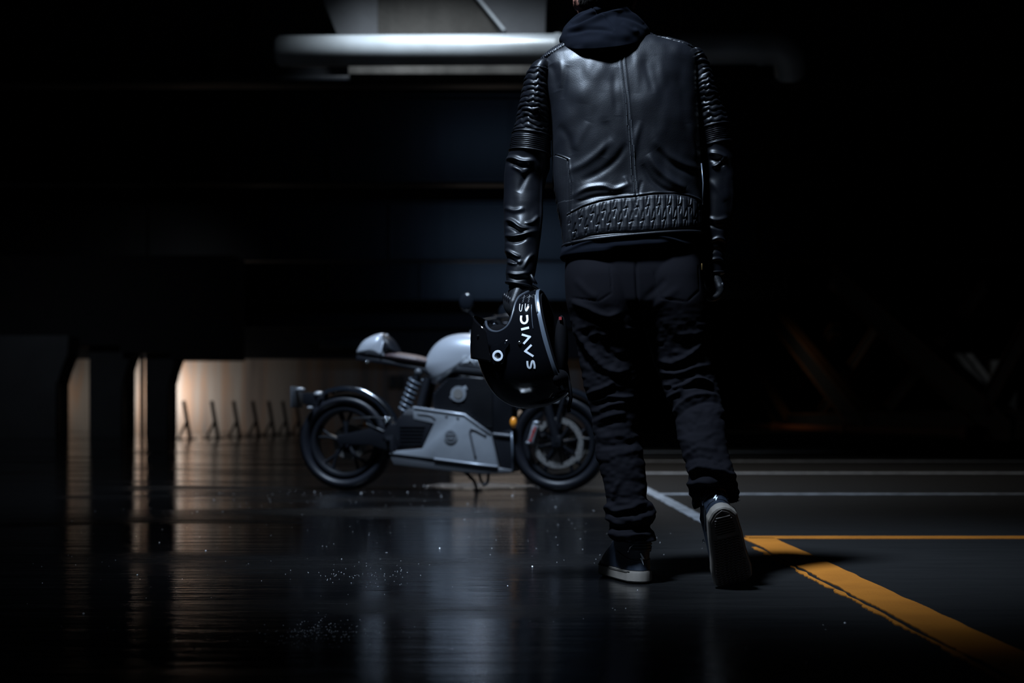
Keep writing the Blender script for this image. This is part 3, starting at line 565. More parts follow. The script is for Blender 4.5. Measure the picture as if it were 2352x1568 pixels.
def torso_disp(u, v, y, x):
    bk = y < .1; U = np.where(bk, u, -999); s = strokes(U, v, tf)*np.where(v < 290, .55, 1.0)
    s = s*.72+.0034*noise2(u/38, v/60)*(v < 470)+.0009*noise2(u/17+7, v/26)
    bt = np.interp(u, belt_top[:, 0], belt_top[:, 1]); bb = np.interp(u, belt_bot[:, 0], belt_bot[:, 1])
    inb = (v > bt) & (v < bb+40) & bk & (u > 1300) & (u < 1606)
    puff = np.clip(np.minimum(v-bt, bb-v)/10, 0, 1)**.5
    s = np.where(inb, .35*s+.005*puff+strokes(U, v, quilt)*np.clip(puff*1.5, 0, 1), s)
    s += np.where(bk, .0035*np.exp(-((v-bt+2.5)/2.0)**2)-.004*np.exp(-((v-bt)/1.6)**2), 0)*((u > 1300) & (u < 1606))
    s += np.where(bk, -.004*np.exp(-((v-bb-2)/1.6)**2), 0)*((u > 1300) & (u < 1606))
    su = np.interp(v, seamc[:, 1], seamc[:, 0]); d = u-su; on = bk & (v > 100) & (v < 469)
    s += np.where(on, -.0032*np.exp(-(d/1.3)**2)+.0018*np.exp(-((np.abs(d)-4.5)/2.2)**2), 0)
    # yoke seams on the shoulders, quilted yoke above
    for (a, b) in (((1325, 98), (1240, 150)), ((1483, 82), (1597, 122))):
        s += strokes(U, v, [([a, b], 1.6, -.005)])
    yl = 98+(1325-u)/85*52; s += np.where(bk & (u < 1328) & (v < yl-1), .0035+.0016*np.sin((u+v)*.85)*np.sin((u-v*1.2)*.8), 0)
    yr = 82+(u-1483)/114*40; s += np.where(bk & (u > 1480) & (v < yr-1), .0035+.0016*np.sin((u+v)*.85)*np.sin((u-v*1.2)*.8), 0)
    # ribbed side panel at left, armhole seams
    pe = np.interp(v, [360, 378, 430, 500, 570], [1268, 1300, 1308, 1306, 1310])
    side = (v > 362) & (u < pe) & bk; s = np.where(side, s*.4+.0012*np.sin(u*1.9), s); s += np.where(bk & (v > 362), -.004*np.exp(-((u-pe)/1.6)**2)+.0022*np.exp(-((u-pe-4)/2.2)**2), 0)
    s += strokes(U, v, [([(1243, 148), (1249, 200), (1258, 250), (1264, 300)], 2.0, .003), ([(1248, 152), (1254, 205), (1262, 250)], 1.6, -.003), ([(1593, 125), (1594, 200), (1596, 260)], 1.6, -.003)])
    return s
G, U, Vv, Yb = garment(TORSO, 470, 470, torso_disp); jn = gmesh('jacket', G, leather, person, PO)
Gt, Ut, Vt, Yt = G, U, Vv, Yb
def roll(parent, name, u_fn, m_, r, ths=None):
    V = [u_fn(t) for t in np.linspace(0, 1, 60)]; return mk(name, *tube(V, r, 8), m_, parent, sharp=None, org=PO)
fz = [G[i, np.argmin(np.where(Yb[i if Yb.shape[0] > 1 else 0] > .5, np.abs(U[i]-np.interp(i, [0, 469], [1400, 1462])), 1e9))] for i in range(30, 470, 4)]
mk('front_zip', *tube([p+np.array([0, .002, 0]) for p in fz], .004, 6), steel, jn, sharp=None, org=PO)
# hem roll
hem = G[-1]; V, Fc = tube(np.vstack([hem[::6], hem[:1]]), .0045, 8); mk('hem_binding', V, Fc, leather, jn, sharp=None, org=PO)
st = MB()
for dl in (-3.6, 3.6):
    for v_ in np.arange(124, 466, 3.2):
        u_ = np.interp(v_, seamc[:, 1], seamc[:, 0])+dl; p = surf(Gt, Ut, Vt, Yt, u_, v_); st.add(*box(p[0]-.0006, p[0]+.0006, p[1]-.0009, p[1]+.001, p[2]-.0011, p[2]+.0011))
for u_ in np.arange(1314, 1602, 3.2):
    v_ = np.interp(u_, belt_bot[:, 0], belt_bot[:, 1])+.5; p = surf(Gt, Ut, Vt, Yt, u_, v_); st.add(*box(p[0]-.0011, p[0]+.0011, p[1]-.0009, p[1]+.001, p[2]-.0006, p[2]+.0006))
tag(st.build('stitching', thread, jn, smooth=False, org=PO), 'rows of pale stitches', kind='stuff')
# ---- sleeves
def sleeve_disp(side, folds):
    def f(u, v, y, x):
        bk = y < .3; U = np.where(bk, u, -999)
        if side < 0: vt = v-.14*(u-1175); q0, q1, r0, r1, pitch = 158, 300, 309, 344, 12.6
        else: vt = v+.22*(u-1600); q0, q1, r0, r1, pitch = 132, 300, 306, 342, 12.4
        vq = vt+4.2*noise2(u/12, v/30)+(2.6*noise2(u/6+3, v/22)); fr_ = (vq/pitch) % 1
        s = np.where((vt > q0) & (vt < q1), .0052*(1-np.abs(2*fr_-1)**2.4)*(.75+.35*noise2(u/9+4, v/9))-.002, 0)
        s += np.where((vt > r0) & (vt < r1), .0022*np.abs(np.sin(vt*PI/4.4))-.001, 0)
        s += .0042*np.exp(-((vt-r0+3)/1.5)**2)+.0035*np.exp(-((vt-r1-2)/1.6)**2)
        low = vt > r1+4
        s += np.where(low, strokes(U, v, folds)*.85+.0024*noise2(u/19, v/26), .0006*noise2(u/8, v/9))
        return s
    return f
FL = [([(1163, 368), (1180, 371), (1200, 380), (1226, 379)], 5, .010), ([(1170, 378), (1190, 388), (1215, 392)], 5, -.008), ([(1176, 388), (1194, 400), (1203, 410)], 5, .006), ([(1225, 395), (1205, 420), (1190, 450)], 7, -.005), ([(1160, 480), (1180, 490), (1205, 487)], 5, .006), ([(1162, 507), (1178, 515), (1196, 530), (1215, 530)], 4.5, .009), ([(1163, 520), (1182, 530), (1200, 541)], 4, -.008),
      ([(1160, 542), (1180, 548), (1205, 543), (1230, 535)], 4.5, .008), ([(1162, 556), (1185, 560), (1210, 553)], 4, -.007), ([(1236, 500), (1222, 516), (1205, 521)], 4, .006), ([(1162, 575), (1182, 590), (1195, 596)], 4, .007), ([(1165, 603), (1180, 609), (1200, 604)], 4, .006), ([(1163, 592), (1178, 602), (1192, 612)], 3.5, -.006), ([(1225, 585), (1212, 600), (1200, 622)], 4, .005), ([(1166, 628), (1185, 634), (1212, 630)], 4, .006), ([(1167, 640), (1190, 644), (1215, 640)], 3, -.005), ([(1244, 380), (1243, 450), (1238, 540)], 2.2, .0045)]
FR = [([(1620, 360), (1640, 364), (1662, 372)], 5, .008), ([(1622, 374), (1645, 380), (1655, 392)], 5, -.007), ([(1628, 392), (1640, 388), (1655, 372)], 4, .008), ([(1616, 420), (1640, 440), (1660, 470)], 8, .004), ([(1615, 505), (1640, 512), (1666, 505)], 5, .006), ([(1618, 520), (1645, 528), (1668, 524)], 4, -.006), ([(1625, 560), (1645, 552), (1664, 560)], 4, .006), ([(1620, 585), (1640, 577), (1662, 583)], 4, -.005), ([(1625, 602), (1645, 598), (1660, 604)], 3.5, .006), ([(1675, 420), (1678, 470), (1668, 540)], 5, .004)]
for nm, K, sd, FLs in (('sleeve', SLL, -1, FL), ('sleeve', SLR, 1, FR)):
    G, U, Vv, Yb = garment(K, 500, 130, sleeve_disp(sd, FLs)); s_ = gmesh(nm, G, leather2, jn, PO)
    e = G[-1]; V, Fc = tube(np.vstack([e[::4], e[:1]]), .0042, 8); mk('cuff_binding', V, Fc, leather2, s_, sharp=None, org=PO)
    if sd < 0:
        t_ = PX(1220, 640, 4.0); V, Fc = tube([PX(1219, 630, 4.01), PX(1226, 645, 4.01), PX(1233, 653, 4.01)], [.004, .006, .003], 6); mk('cuff_flap', V, Fc, leather2, s_, sharp=None, org=PO)
    else:
        a = PX(1612, 605, 4.02); V, Fc = box(a[0]-.0015, a[0]+.0015, a[1]-.002, a[1]+.002, a[2]-.018, a[2], .0006); mk('zip_pull', V, Fc, brass, s_, org=PO)
        V, Fc = tube([PX(1611, 375, 3.995), PX(1615, 420, 3.99), PX(1614, 470, 3.99)], .0018, 6); mk('sleeve_piping', V, Fc, gasket, s_, sharp=None, org=PO)
# ---- hooded jersey: collapsed hood at the neck, hem below the jacket
HOOD = [(1345, 44, 1446, 34, 4.10, .050, .06, 2, 0), (1330, 34, 1454, 24, 4.10, .062, .07, 2, -4), (1320, 40, 1462, 32, 4.10, .078, .075, 2.1, -4), (1304, 58, 1472, 48, 4.11, .098, .085, 2.2, 2), (1291, 78, 1484, 62, 4.11, .120, .09, 2.2, 12), (1286, 92, 1490, 74, 4.115, .142, .09, 2.2, 30), (1290, 103, 1487, 82, 4.12, .150, .09, 2.2, 46), (1308, 106, 1474, 88, 4.12, .138, .085, 2.2, 48), (1340, 104, 1450, 92, 4.12, .110, .075, 2.2, 26)]
hf = [([(1352, 24), (1362, 42), (1375, 56), (1382, 60)], 1.5, -.0035), ([(1380, 56), (1388, 68), (1396, 82), (1404, 98)], 1.5, -.0035), ([(1300, 82), (1325, 82), (1350, 72), (1380, 58), (1410, 48), (1425, 40)], 7, .010), ([(1310, 66), (1335, 56), (1362, 44)], 6, .006), ([(1300, 92), (1330, 92), (1370, 92), (1400, 104)], 6, -.008), ([(1318, 74), (1350, 62), (1378, 46), (1410, 36)], 5, -.007), ([(1425, 30), (1445, 50), (1475, 68)], 6, .006), ([(1410, 60), (1440, 62), (1480, 76)], 6, -.006), ([(1420, 80), (1445, 96), (1460, 90)], 7, .005), ([(1292, 78), (1308, 58), (1334, 40)], 4, .004)]
G, U, Vv, Yb = garment(HOOD, 170, 260, lambda u, v, y, x: strokes(np.where(y < .2, u, -999), v, hf)+.003*noise2(u/22, v/18), sag=10)
hd = gmesh('hooded_jersey', G, jersey, person, PO)
HEM = [(1300, 520, 1605, 505, 4.12, .118, .11, 2.4), (1296, 552, 1608, 535, 4.12, .124, .118, 2.4), (1288, 578, 1611, 556, 4.12, .134, .122, 2.4), (1286, 590, 1611, 564, 4.12, .137, .124, 2.4), (1291, 599, 1608, 571, 4.12, .130, .120, 2.4), (1299, 599, 1604, 573, 4.12, .118, .115, 2.4)]
hf2 = [([(1292, 584), (1350, 566), (1420, 556), (1500, 556), (1580, 572)], 4, .006), ([(1290, 574), (1340, 560), (1400, 552), (1470, 549)], 4, -.006), ([(1300, 590), (1400, 588), (1500, 580), (1600, 566)], 4, .003)]
G, U, Vv, Yb = garment(HEM, 120, 300, lambda u, v, y, x: strokes(np.where(y < .2, u, -999), v, hf2)+.002*noise2(u/30, v/14), sag=-4)
mk('jersey_hem', G.reshape(-1, 3), grid_faces(120, 300), jersey, hd, sharp=None, org=PO)
# ---- jeans
jb = MB()
for K in (LEGL, LEGR): G, *_ = garment(K, 120, 60); jb.add(G.reshape(-1, 3), grid_faces(120, 60, True, True, True))
G, *_ = garment([(1300, 580, 1610, 575, 4.12, .108, .105, 2.6), (1297, 640, 1614, 640, 4.12, .121, .115, 2.5), (1301, 690, 1621, 690, 4.12, .119, .115, 2.4), (1312, 730, 1620, 728, 4.12, .085, .09, 2.3)], 40, 90); jb.add(G.reshape(-1, 3), grid_faces(40, 90, True, True, True))
me = remesh(jb.get(), .0036, 4); nv = len(me.vertices); C = np.empty(nv*3); me.vertices.foreach_get('co', C); C = C.reshape(-1, 3); Nn = np.empty(nv*3); me.vertex_normals.foreach_get('vector', Nn); Nn = Nn.reshape(-1, 3)
ju = 1176+C[:, 0]/C[:, 1]*F; jv = HOR-(C[:, 2]-CH)/C[:, 1]*F; fb = np.clip((.35-Nn[:, 1])*3, 0, 1)
jf = [([(1313, 692), (1345, 705), (1393, 726), (1425, 716)], 7, .011), ([(1330, 720), (1370, 738), (1420, 742)], 6, -.006), ([(1322, 745), (1345, 790), (1380, 835), (1409, 852), (1449, 852)], 8, .014), ([(1318, 770), (1338, 815), (1370, 860)], 7, -.008), ([(1350, 772), (1375, 765), (1400, 774)], 6, .007), ([(1385, 800), (1420, 820), (1455, 815)], 7, -.008), ([(1435, 756), (1450, 754), (1465, 755)], 5, .007), ([(1412, 875), (1385, 890), (1349, 903)], 6, .012), ([(1420, 890), (1390, 905), (1355, 918)], 5, -.008),
      ([(1389, 906), (1420, 912), (1458, 910)], 5, .009), ([(1376, 941), (1400, 930), (1440, 922)], 5, .009), ([(1366, 930), (1395, 922), (1430, 915)], 4, -.007), ([(1363, 967), (1400, 955), (1440, 946)], 6, .008), ([(1370, 985), (1400, 972), (1445, 965)], 6, -.007), ([(1370, 1010), (1410, 1000), (1460, 1004)], 8, .005), ([(1380, 1050), (1420, 1045), (1470, 1030)], 7, .004), ([(1375, 1030), (1420, 1022), (1468, 1015)], 6, -.004), ([(1425, 1100), (1415, 1120), (1405, 1150)], 6, .007), ([(1460, 1080), (1475, 1110), (1478, 1140)], 6, .005),
      ([(1390, 1158), (1415, 1170), (1445, 1168), (1480, 1154)], 7, .016), ([(1396, 1176), (1420, 1182), (1450, 1176), (1490, 1172)], 4, -.014), ([(1392, 1190), (1425, 1200), (1460, 1192), (1502, 1178)], 8, .015), ([(1400, 1208), (1430, 1213), (1465, 1208), (1500, 1204)], 4, -.015), ([(1400, 1225), (1440, 1232), (1500, 1224)], 8, .012), ([(1485, 1158), (1497, 1168), (1502, 1180)], 6, .010), ([(1448, 1182), (1456, 1192), (1452, 1204)], 5, .008),
      ([(1509, 825), (1548, 832), (1595, 805), (1611, 779)], 7, .012), ([(1515, 842), (1555, 848), (1600, 825)], 6, -.008), ([(1555, 768), (1585, 766), (1615, 762)], 6, .006), ([(1512, 852), (1555, 856), (1600, 842), (1632, 838)], 6, .010), ([(1522, 880), (1555, 888), (1590, 870), (1640, 880)], 4, .010), ([(1532, 915), (1558, 898), (1600, 872), (1641, 886)], 5, .012), ([(1528, 893), (1560, 880), (1600, 860)], 4, -.009), ([(1540, 905), (1575, 890), (1620, 888), (1650, 902)], 4, -.009), ([(1548, 950), (1565, 925), (1600, 908), (1646, 906)], 5, .011), ([(1552, 962), (1580, 936), (1620, 922), (1655, 925)], 5, -.007),
      ([(1560, 1010), (1600, 1012), (1650, 990)], 9, .005), ([(1568, 1050), (1600, 1030), (1650, 1032)], 6, .007), ([(1572, 1060), (1610, 1050), (1670, 1064)], 5, -.006), ([(1578, 1090), (1610, 1074), (1650, 1080), (1686, 1092)], 6, .012), ([(1582, 1100), (1615, 1092), (1650, 1100), (1685, 1108)], 4, -.012), ([(1580, 1112), (1615, 1104), (1655, 1112), (1690, 1124)], 6, .013), ([(1590, 1130), (1625, 1120), (1660, 1126), (1692, 1138)], 4, -.011), ([(1594, 1144), (1630, 1134), (1665, 1138), (1696, 1148)], 5, .010), ([(1585, 1105), (1592, 1085), (1612, 1068)], 5, .008),
      ([(1460, 600), (1463, 660), (1468, 730)], 3, -.008), ([(1515, 684), (1578, 693)], 2.6, -.0028), ([(1578, 693), (1607, 666)], 2.6, -.0028), ([(1515, 684), (1502, 620)], 1.6, -.003), ([(1607, 666), (1604, 610)], 1.6, -.003), ([(1312, 684), (1375, 692)], 2.6, -.0028), ([(1375, 692), (1406, 672)], 2.6, -.0028), ([(1406, 672), (1401, 612)], 1.6, -.003), ([(1320, 640), (1350, 670), (1372, 684)], 8, .004), ([(1480, 720), (1520, 690), (1560, 660)], 9, .004), ([(1475, 690), (1510, 660), (1530, 640)], 8, -.004)]
ju2 = np.where(Nn[:, 1] < .3, ju, -999)
D = .8*strokes(ju2, jv, jf)*fb+.0026*noise2(ju/24, jv/15)*np.clip((jv-690)/60, 0, 1)+.0016*noise2(ju/11+5, jv/8)*np.clip((jv-690)/60, 0, 1)
D += np.where(jv > 1140, .006*noise2(ju/30, jv/11)*(ju < 1540), 0)+np.where((jv > 1080) & (ju > 1540), .005*noise2(ju/30, jv/11), 0)
C += Nn*D[:, None]-np.array(PO); me.vertices.foreach_set('co', C.ravel()); me.update(); me.name = 'jeans'
link('jeans', me, denim, person, sharp=None)
# ---- shoes
def shoe(nm, tr, lab, SC=(1.04, 1.1, 1.06)):
    SC = np.array(SC)
    root = empty(nm, PO); root.parent = person; root.location = (0, 0, 0); 
    if lab: root['label'] = lab
    def P_(name, VF, m_, parent=None, sharp=40, stuff=False):
        V, Fc = VF; V = tr(np.asarray(V, float)*SC); return mk(name, V, Fc, m_, parent or root, sharp=sharp, org=PO)
    S = np.array([0, .03, .10, .3, .5, .68, .82, .92, .975, 1.0]); Wd = np.array([.006, .0195, .033, .0385, .041, .047, .0445, .033, .018, .006]); L = .288
    t = np.linspace(0, PI, 60); s = (1-np.cos(t))/2
    def ring(z, grow, x0=0.0, x1=L, ws=1.0, tuck=0.0):
        w_ = (np.interp(s, S, Wd)*ws+grow)*np.clip(np.sin(t)*6, 0, 1)**.5
        x = x0-grow+(x1-x0+2*grow)*s
        a = np.column_stack([x, -w_, np.full(60, z)]); b = np.column_stack([x, w_, np.full(60, z)])[::-1][1:-1]; return np.vstack([a, b])
    toe = lambda R: R+np.column_stack([0*R[:, 0], 0*R[:, 0], .012*np.clip((R[:, 0]-.22)/.07, 0, 1)**2])
    R = np.array([toe(ring(z, g)) for z, g in ((.0015, -.006), (.0, -.001), (.003, .002), (.022, .002), (.026, .0015), (.029, .001), (.0295, -.004))])
    sole = P_('sole', (R.reshape(-1, 3), grid_faces(len(R), R.shape[1], True, True, True)), rubber_cream)
    R = np.array([toe(ring(z, g)) for z, g in ((.001, -.004), (-.002, -.005), (-.002, -.03))]); P_('outsole', (R.reshape(-1, 3), grid_faces(3, R.shape[1], True, False, True)), rubber_tread, sole)
    tb = MB(); zz = -.0035
    for x in np.arange(.024, .07, .0075):
        w_ = np.interp(x/L, S, Wd)-.0125
        if w_ > .008: tb.add(*box(x-.0019, x+.0019, -w_, w_, -.0055, -.0015, .0006))
    for x in np.arange(.092, .272, .0082):
        w_ = np.interp((x+.004)/L, S, Wd)-.008; ys = np.arange(-w_, w_+.001, .0055)
        if len(ys) < 3: continue
        up = .012*np.clip((x-.22)/.07, 0, 1)**2
        path = [(x+(.0045 if i % 2 else 0), y_, zz+up) for i, y_ in enumerate(ys)]; tb.add(*tube(path, .0019, 6))
    V, Fc = tb.get(); o_ = P_('tread_pattern', (V, Fc), rubber_tread, sole, sharp=30); tag(o_, kind='stuff')
    P_('tread_plate', box(.074, .086, -.022, .022, -.006, -.001, .001), rubber_tread, sole)
    V, Fc = tube([(x, sg*(np.interp(min(max(x/L, 0), 1), S, Wd)+.0035), .0275) for sg in (1,) for x in np.linspace(.02, .25, 30)], .0008, 5); P_('foxing_line', (V, Fc), liner, sole)
    prof = ((.030, .0, .282, .97, -.001), (.045, .002, .276, .98, -.002), (.062, .004, .250, .93, -.002), (.078, .004, .216, .88, -.001), (.095, .003, .178, .84, .0), (.112, .003, .145, .83, .001), (.122, .003, .132, .84, .001), (.130, .004, .128, .84, .001), (.133, .008, .124, .76, .0))
    K = np.array([[z, x0, x1, ws, g] for z, x0, x1, ws, g in prof]); Kt = crspline(K, 60)
    R = np.array([ring(k[0], k[4], k[1], k[2], k[3]) for k in Kt]); R[:, :, 2] += np.clip((R[:, :, 0]-.05)/.12, 0, 1)*.010*np.clip((R[:, :, 2]-.10)/.03, 0, 1)
    up = P_('upper', (R.reshape(-1, 3), grid_faces(60, R.shape[1], True, True, True)), shoem, sharp=None)
    def around(z, a0, a1, rr, m_, nm_, par, dz=0):
        k = Kt[np.argmin(np.abs(Kt[:, 0]-z))]; RR = ring(z, k[4]+.0005, k[1], k[2], k[3]); n_ = len(RR); idx = [(i % n_) for i in range(-a0, a1+1)]; pts = RR[idx]; pts[:, 2] += dz*np.abs(np.linspace(-1, 1, len(pts)))**2
        return P_(nm_, tube(pts, rr, 6), m_, par)
    for z in (.086, .094, .102, .110, .118): around(z, 13, 13, .0036, shoem, 'collar_rib', up)
    around(.056, 26, 26, .0014, shoem, 'seam_piping', up, .02); around(.110, 17, 17, .0016, shoem, 'seam_piping', up, -.03)
    bolt = [(.004, .078), (-.006, .062), (-.0005, .062), (-.003, .046), (.006, .065), (.001, .065), (.0065, .078)]
    V, Fc = prism([(a, b) for a, b in bolt], -.0012, .0012); V = np.asarray(V); xb = np.interp(V[:, 2], Kt[:, 0], Kt[:, 1]-Kt[:, 4]); V = np.column_stack([xb-.0005+V[:, 1], V[:, 0], V[:, 2]]); tag(P_('heel_emblem', (V, Fc), silverm, up), 'silver lightning bolt on the heel')
    V, Fc = ball((.125, -.047, .058), (.006, .003, .005), 10, 8); P_('vent_eyelet', (V, Fc), steel, up)
    lc = MB()
    for i in range(6):
        x = .215-.014*i; z = .078+.010*i; lc.add(*tube([(x, -.024, z-.006), (x-.004, 0, z+.006), (x, .024, z-.006)], .003, 6))
    tag(P_('laces', lc.get(), shoem, up), kind='stuff')
    return root
yaw = math.radians(15)
def trL(V):
    x, y, z = V.T; f = np.array([-math.sin(yaw), math.cos(yaw)]); r = np.array([math.cos(yaw), math.sin(yaw)])
    return np.column_stack([.373+x*f[0]-y*r[0], 4.05+x*f[1]-y*r[1], z+.0055])
def trR(V):
    x, y, z = V.T; z = np.where(z > .105, .105+(z-.105)*.35, z); xs = np.linspace(-.02, .36, 400); p = np.radians(56)*(1-1/(1+np.exp(-(xs-.250)/.012)))+np.radians(6); h = xs[1]-xs[0]
    cy = np.cumsum(np.cos(p))*h; cz = -np.cumsum(np.sin(p))*h; i0 = np.argmin(np.abs(xs-.285)); cy -= cy[i0]; cz -= cz[i0]
    a = np.interp(x, xs, cy); b = np.interp(x, xs, cz); q = np.interp(x, xs, p)
    Y = a+z*np.sin(q); Z = b+z*np.cos(q); X = y.copy(); tl = math.radians(14)
    X2 = X*math.cos(tl)-Z*math.sin(tl); Z2 = Z*math.cos(tl)+X*math.sin(tl)
    return np.column_stack([.618+X2, 3.985+Y, Z2+.009])
shoe('shoe', trL, 'navy high-top shoe flat on the ground, turned outward'); shoe('shoe', trR, 'navy high-top shoe on its toe with the heel raised, cream rim and tread showing', (1.04, 1.15, 1.06))
# ---- gloves
def glove(wrist, palm, K, curl, ys, thumb, lens, off=(0, 0)):
    b = MB(); b.add(*ball(PX(*palm), (.026, .046, .032), 20, 14)); b.add(*ball(PX(wrist[0]+8*(-1 if wrist[0] > 1400 else 1), wrist[1]+8, wrist[2]), (.026, .040, .026), 20, 14))
    for i, dy in enumerate(ys):
        w_ = PX(*wrist[:2], wrist[2]+dy*.55); ou, ov = off[0]*(i-1.5), off[1]*(i-1.5); k = PX(K[0]+ou, K[1]-abs(i-1.2)*1.0+ov, K[2]+dy)
        b.add(*tube([w_, (w_+k)/2+[0, 0, 0], k], [.017, .016, .0125], 12)); pts = [k]+[PX(cu+ou, cv+ov, K[2]+dy*(1-.05*j)) for j, (cu, cv) in enumerate(curl)]
        pts = [pts[0]]+[pts[0]+(q-pts[0])*lens[i] for q in pts[1:]]; b.add(*tube(pts, [.0132, .0120, .0115, .0104, .0085][:len(pts)], 12, spl=18)); b.add(*ball(pts[0], .0130, 12, 8)); b.add(*ball(pts[-1], .0080, 12, 8))
    b.add(*tube([PX(*q[:3]) for q in thumb], [.017, .0135, .0115, .0085], 12, spl=14)); b.add(*ball(PX(*thumb[-1]), .0088, 12, 8))
    b.add(*tube([PX(wrist[0], wrist[1]-26, wrist[2]), PX(wrist[0], wrist[1]+2, wrist[2])], [.030, .032], 20))
    me = remesh(b.get(), .0022, 3); me.transform(Matrix.Translation([-c for c in PO])); me.name = 'glove'; return link('glove', me, glovem, person, sharp=None), b
g1, _ = glove((1194, 660, 4.06), (1188, 680, 4.06), (1173, 690, 4.055), [(1171, 706), (1179, 722), (1191, 733), (1204, 730)], [-.040, -.013, .014, .040], [(1204, 662, 4.10), (1222, 664, 4.105), (1238, 676, 4.10), (1247, 698, 4.09)], [.90, .97, 1.02, .95], (-4.2, -3.6))
g1['label'] = 'black glove gripping the helmet chin bar'
g2, _ = glove((1638, 628, 4.16), (1638, 650, 4.16), (1649, 656, 4.16), [(1651, 668), (1643, 680), (1632, 684), (1624, 678)], [-.040, -.013, .014, .040], [(1628, 636, 4.205), (1618, 652, 4.215), (1614, 668, 4.21), (1618, 680, 4.20)], [.86, .97, 1.02, .95], (-2.2, -2))
g2['label'] = 'black glove hanging half closed beside the hip'
for gg, side_, cu, Yc in ((g1, -1, 1163, 4.06), (g2, 1, 1656, 4.16)):
    rb = MB()
    for i, dy in enumerate((-.040, -.013, .014, .040)):
        k = (1171, 686) if side_ < 0 else (1650, 652)
        ii = int(round((dy+.040)/.027)); ou = (-4.2 if side_ < 0 else -2.2)*(ii-1.5); V, Fc = ball(PX(k[0]+ou+side_*5.5, k[1]-3*(ii-1.5), Yc+dy), (.0065, .010, .012), 10, 8); mk('knuckle_pad', V, Fc, leather2, gg, sharp=None, org=PO)
# ================================================================== HELMET
HY = 4.05; HO = PX(1203, 800, HY); hk = HY/F
helmet = empty('helmet', tuple(HO), math.radians(-13), label='glossy black full-face helmet held upside down by its chin bar, white lettering', cat='helmet')
def hp(u, v): return ((u-1203)*hk/.974, (800-v)*hk)
egg = [hp(*p) for p in ((1244, 667), (1285, 690), (1316, 740), (1330, 800), (1327, 860), (1302, 905), (1264, 929), (1235, 936), (1203, 938), (1170, 929), (1139, 906), (1117, 873), (1104, 840), (1097, 812), (1096, 785), (1106, 755), (1126, 724), (1152, 697), (1182, 679), (1214, 670))]
shell = Blob(egg, .122, 2.35, 2.0, c=hp(1212, 805), n=220)
port = [hp(*p) for p in crspline([(1216, 672), (1203, 684), (1198, 700), (1196, 722), (1192, 742), (1183, 757), (1166, 766), (1148, 764), (1134, 754), (1124, 738)], 40)]+[hp(1060, 690), hp(1080, 600), hp(1200, 600), hp(1216, 640)]
def neck(du): a, b = hp(1243+du, 667), hp(1302+du, 893); d = (b[0]-a[0], b[1]-a[1]); k = 1.2; return [(a[0]-d[0]*k, a[1]-d[1]*k), (b[0]+d[0]*k, b[1]+d[1]*k), (b[0]+d[0]*k+.5, b[1]+d[1]*k), (a[0]-d[0]*k+.5, a[1]-d[1]*k)]
def pr_(poly): return prism(poly, -.3, .3)
me = boolean(shell.mesh(40), [pr_(port), pr_(neck(0)), shell.mesh(24, -.012, 90)]); me.name = 'shell'; link('shell', me, gloss, helmet, sharp=35)
me = boolean(shell.mesh(24, -.013, 100), [pr_(port), pr_(neck(-4)), shell.mesh(20, -.034, 70)]); me.name = 'liner'; link('liner', me, liner, helmet, sharp=35)
def onshell(pts, off=.001, sg=-1):
    out = []
    for x, z in pts:
        y = shell.depth(x, z); out.append((x, sg*(y+off), z))
    return out
# neck rim: satin grey band round the opening
a, b = np.array(hp(1243, 667)), np.array(hp(1302, 893)); tt = (1-np.cos(np.linspace(0, PI, 60)))/2; ln = [a+(b-a)*t for t in tt]
near = onshell(ln, .0015); far = onshell(ln, .0015, 1)[::-1]; loop = near+far[1:-1]
Lp = np.array(loop); ax = (b-a)/np.hypot(*(b-a)); nrm = np.array([ax[1]*-1, 0, ax[0]]); nrm = nrm if nrm[0] > 0 else -nrm
cen = Lp.mean(0); rad_ = Lp-cen; rad_ /= np.linalg.norm(rad_, axis=1)[:, None]
rows = [Lp+rad_*r+nrm*o for o, r in ((-.019, .0010), (-.018, .0030), (-.004, .0034), (.0005, .0020), (.001, -.004), (-.002, -.010))]
V = np.array(rows); n_ = len(Lp); mk('neck_rim', V.reshape(-1, 3), grid_faces(6, n_, True), gasket, helmet)
rows = [Lp+rad_*r+nrm*o for o, r in ((-.002, -.009), (.004, -.012), (.003, -.022), (-.012, -.034), (-.03, -.036))]; V = np.array(rows); mk('neck_roll', V.reshape(-1, 3), grid_faces(5, n_, True), liner, helmet)
i0, i1 = 14, 24; V, Fc = tube([Lp[i]+rad_[i]*.0036-nrm*.009 for i in range(10, 21)], .0028, 6, flat=.4); mk('rim_label', V, Fc, thread, helmet, sharp=None)
# eye port gasket
ps = [hp(*p) for p in crspline([(1217, 671), (1203, 684), (1198, 700), (1196, 722), (1192, 742), (1183, 757), (1166, 766), (1148, 764), (1134, 754), (1125, 740)], 60)]
for sg in (-1, 1):
    P_ = onshell(ps, -.003, sg); mk('port_gasket', *tube(P_, .0042, 8), gasket_d, helmet, sharp=None)
    P2 = onshell([(p[0]-.004, p[1]+.002) for p in ps[:46]], -.006, sg); mk('port_piping', *tube(P2, .0022, 6), liner, helmet, sharp=None)
# side pads seen through the port
V, Fc = ball((hp(1158, 0)[0], -.070, hp(0, 772)[1]), (.034, .018, .030)); mk('cheek_pad', V, Fc, liner, helmet, sharp=None)
V, Fc = ball((hp(1282, 0)[0], .045, hp(0, 798)[1]), (.020, .030, .094)); mk('cheek_pad', V, Fc, liner, helmet, sharp=None)
V, Fc = ball((hp(1290, 0)[0], -.02, hp(0, 872)[1]), (.022, .075, .028)); mk('nape_pad', V, Fc, liner, helmet, sharp=None)
p = hp(1283, 731); mk('cloth_tag', *box(p[0]-.004, p[0]+.004, .020, .036, p[1]-.0045, p[1]+.0045), red, helmet, smooth=False)
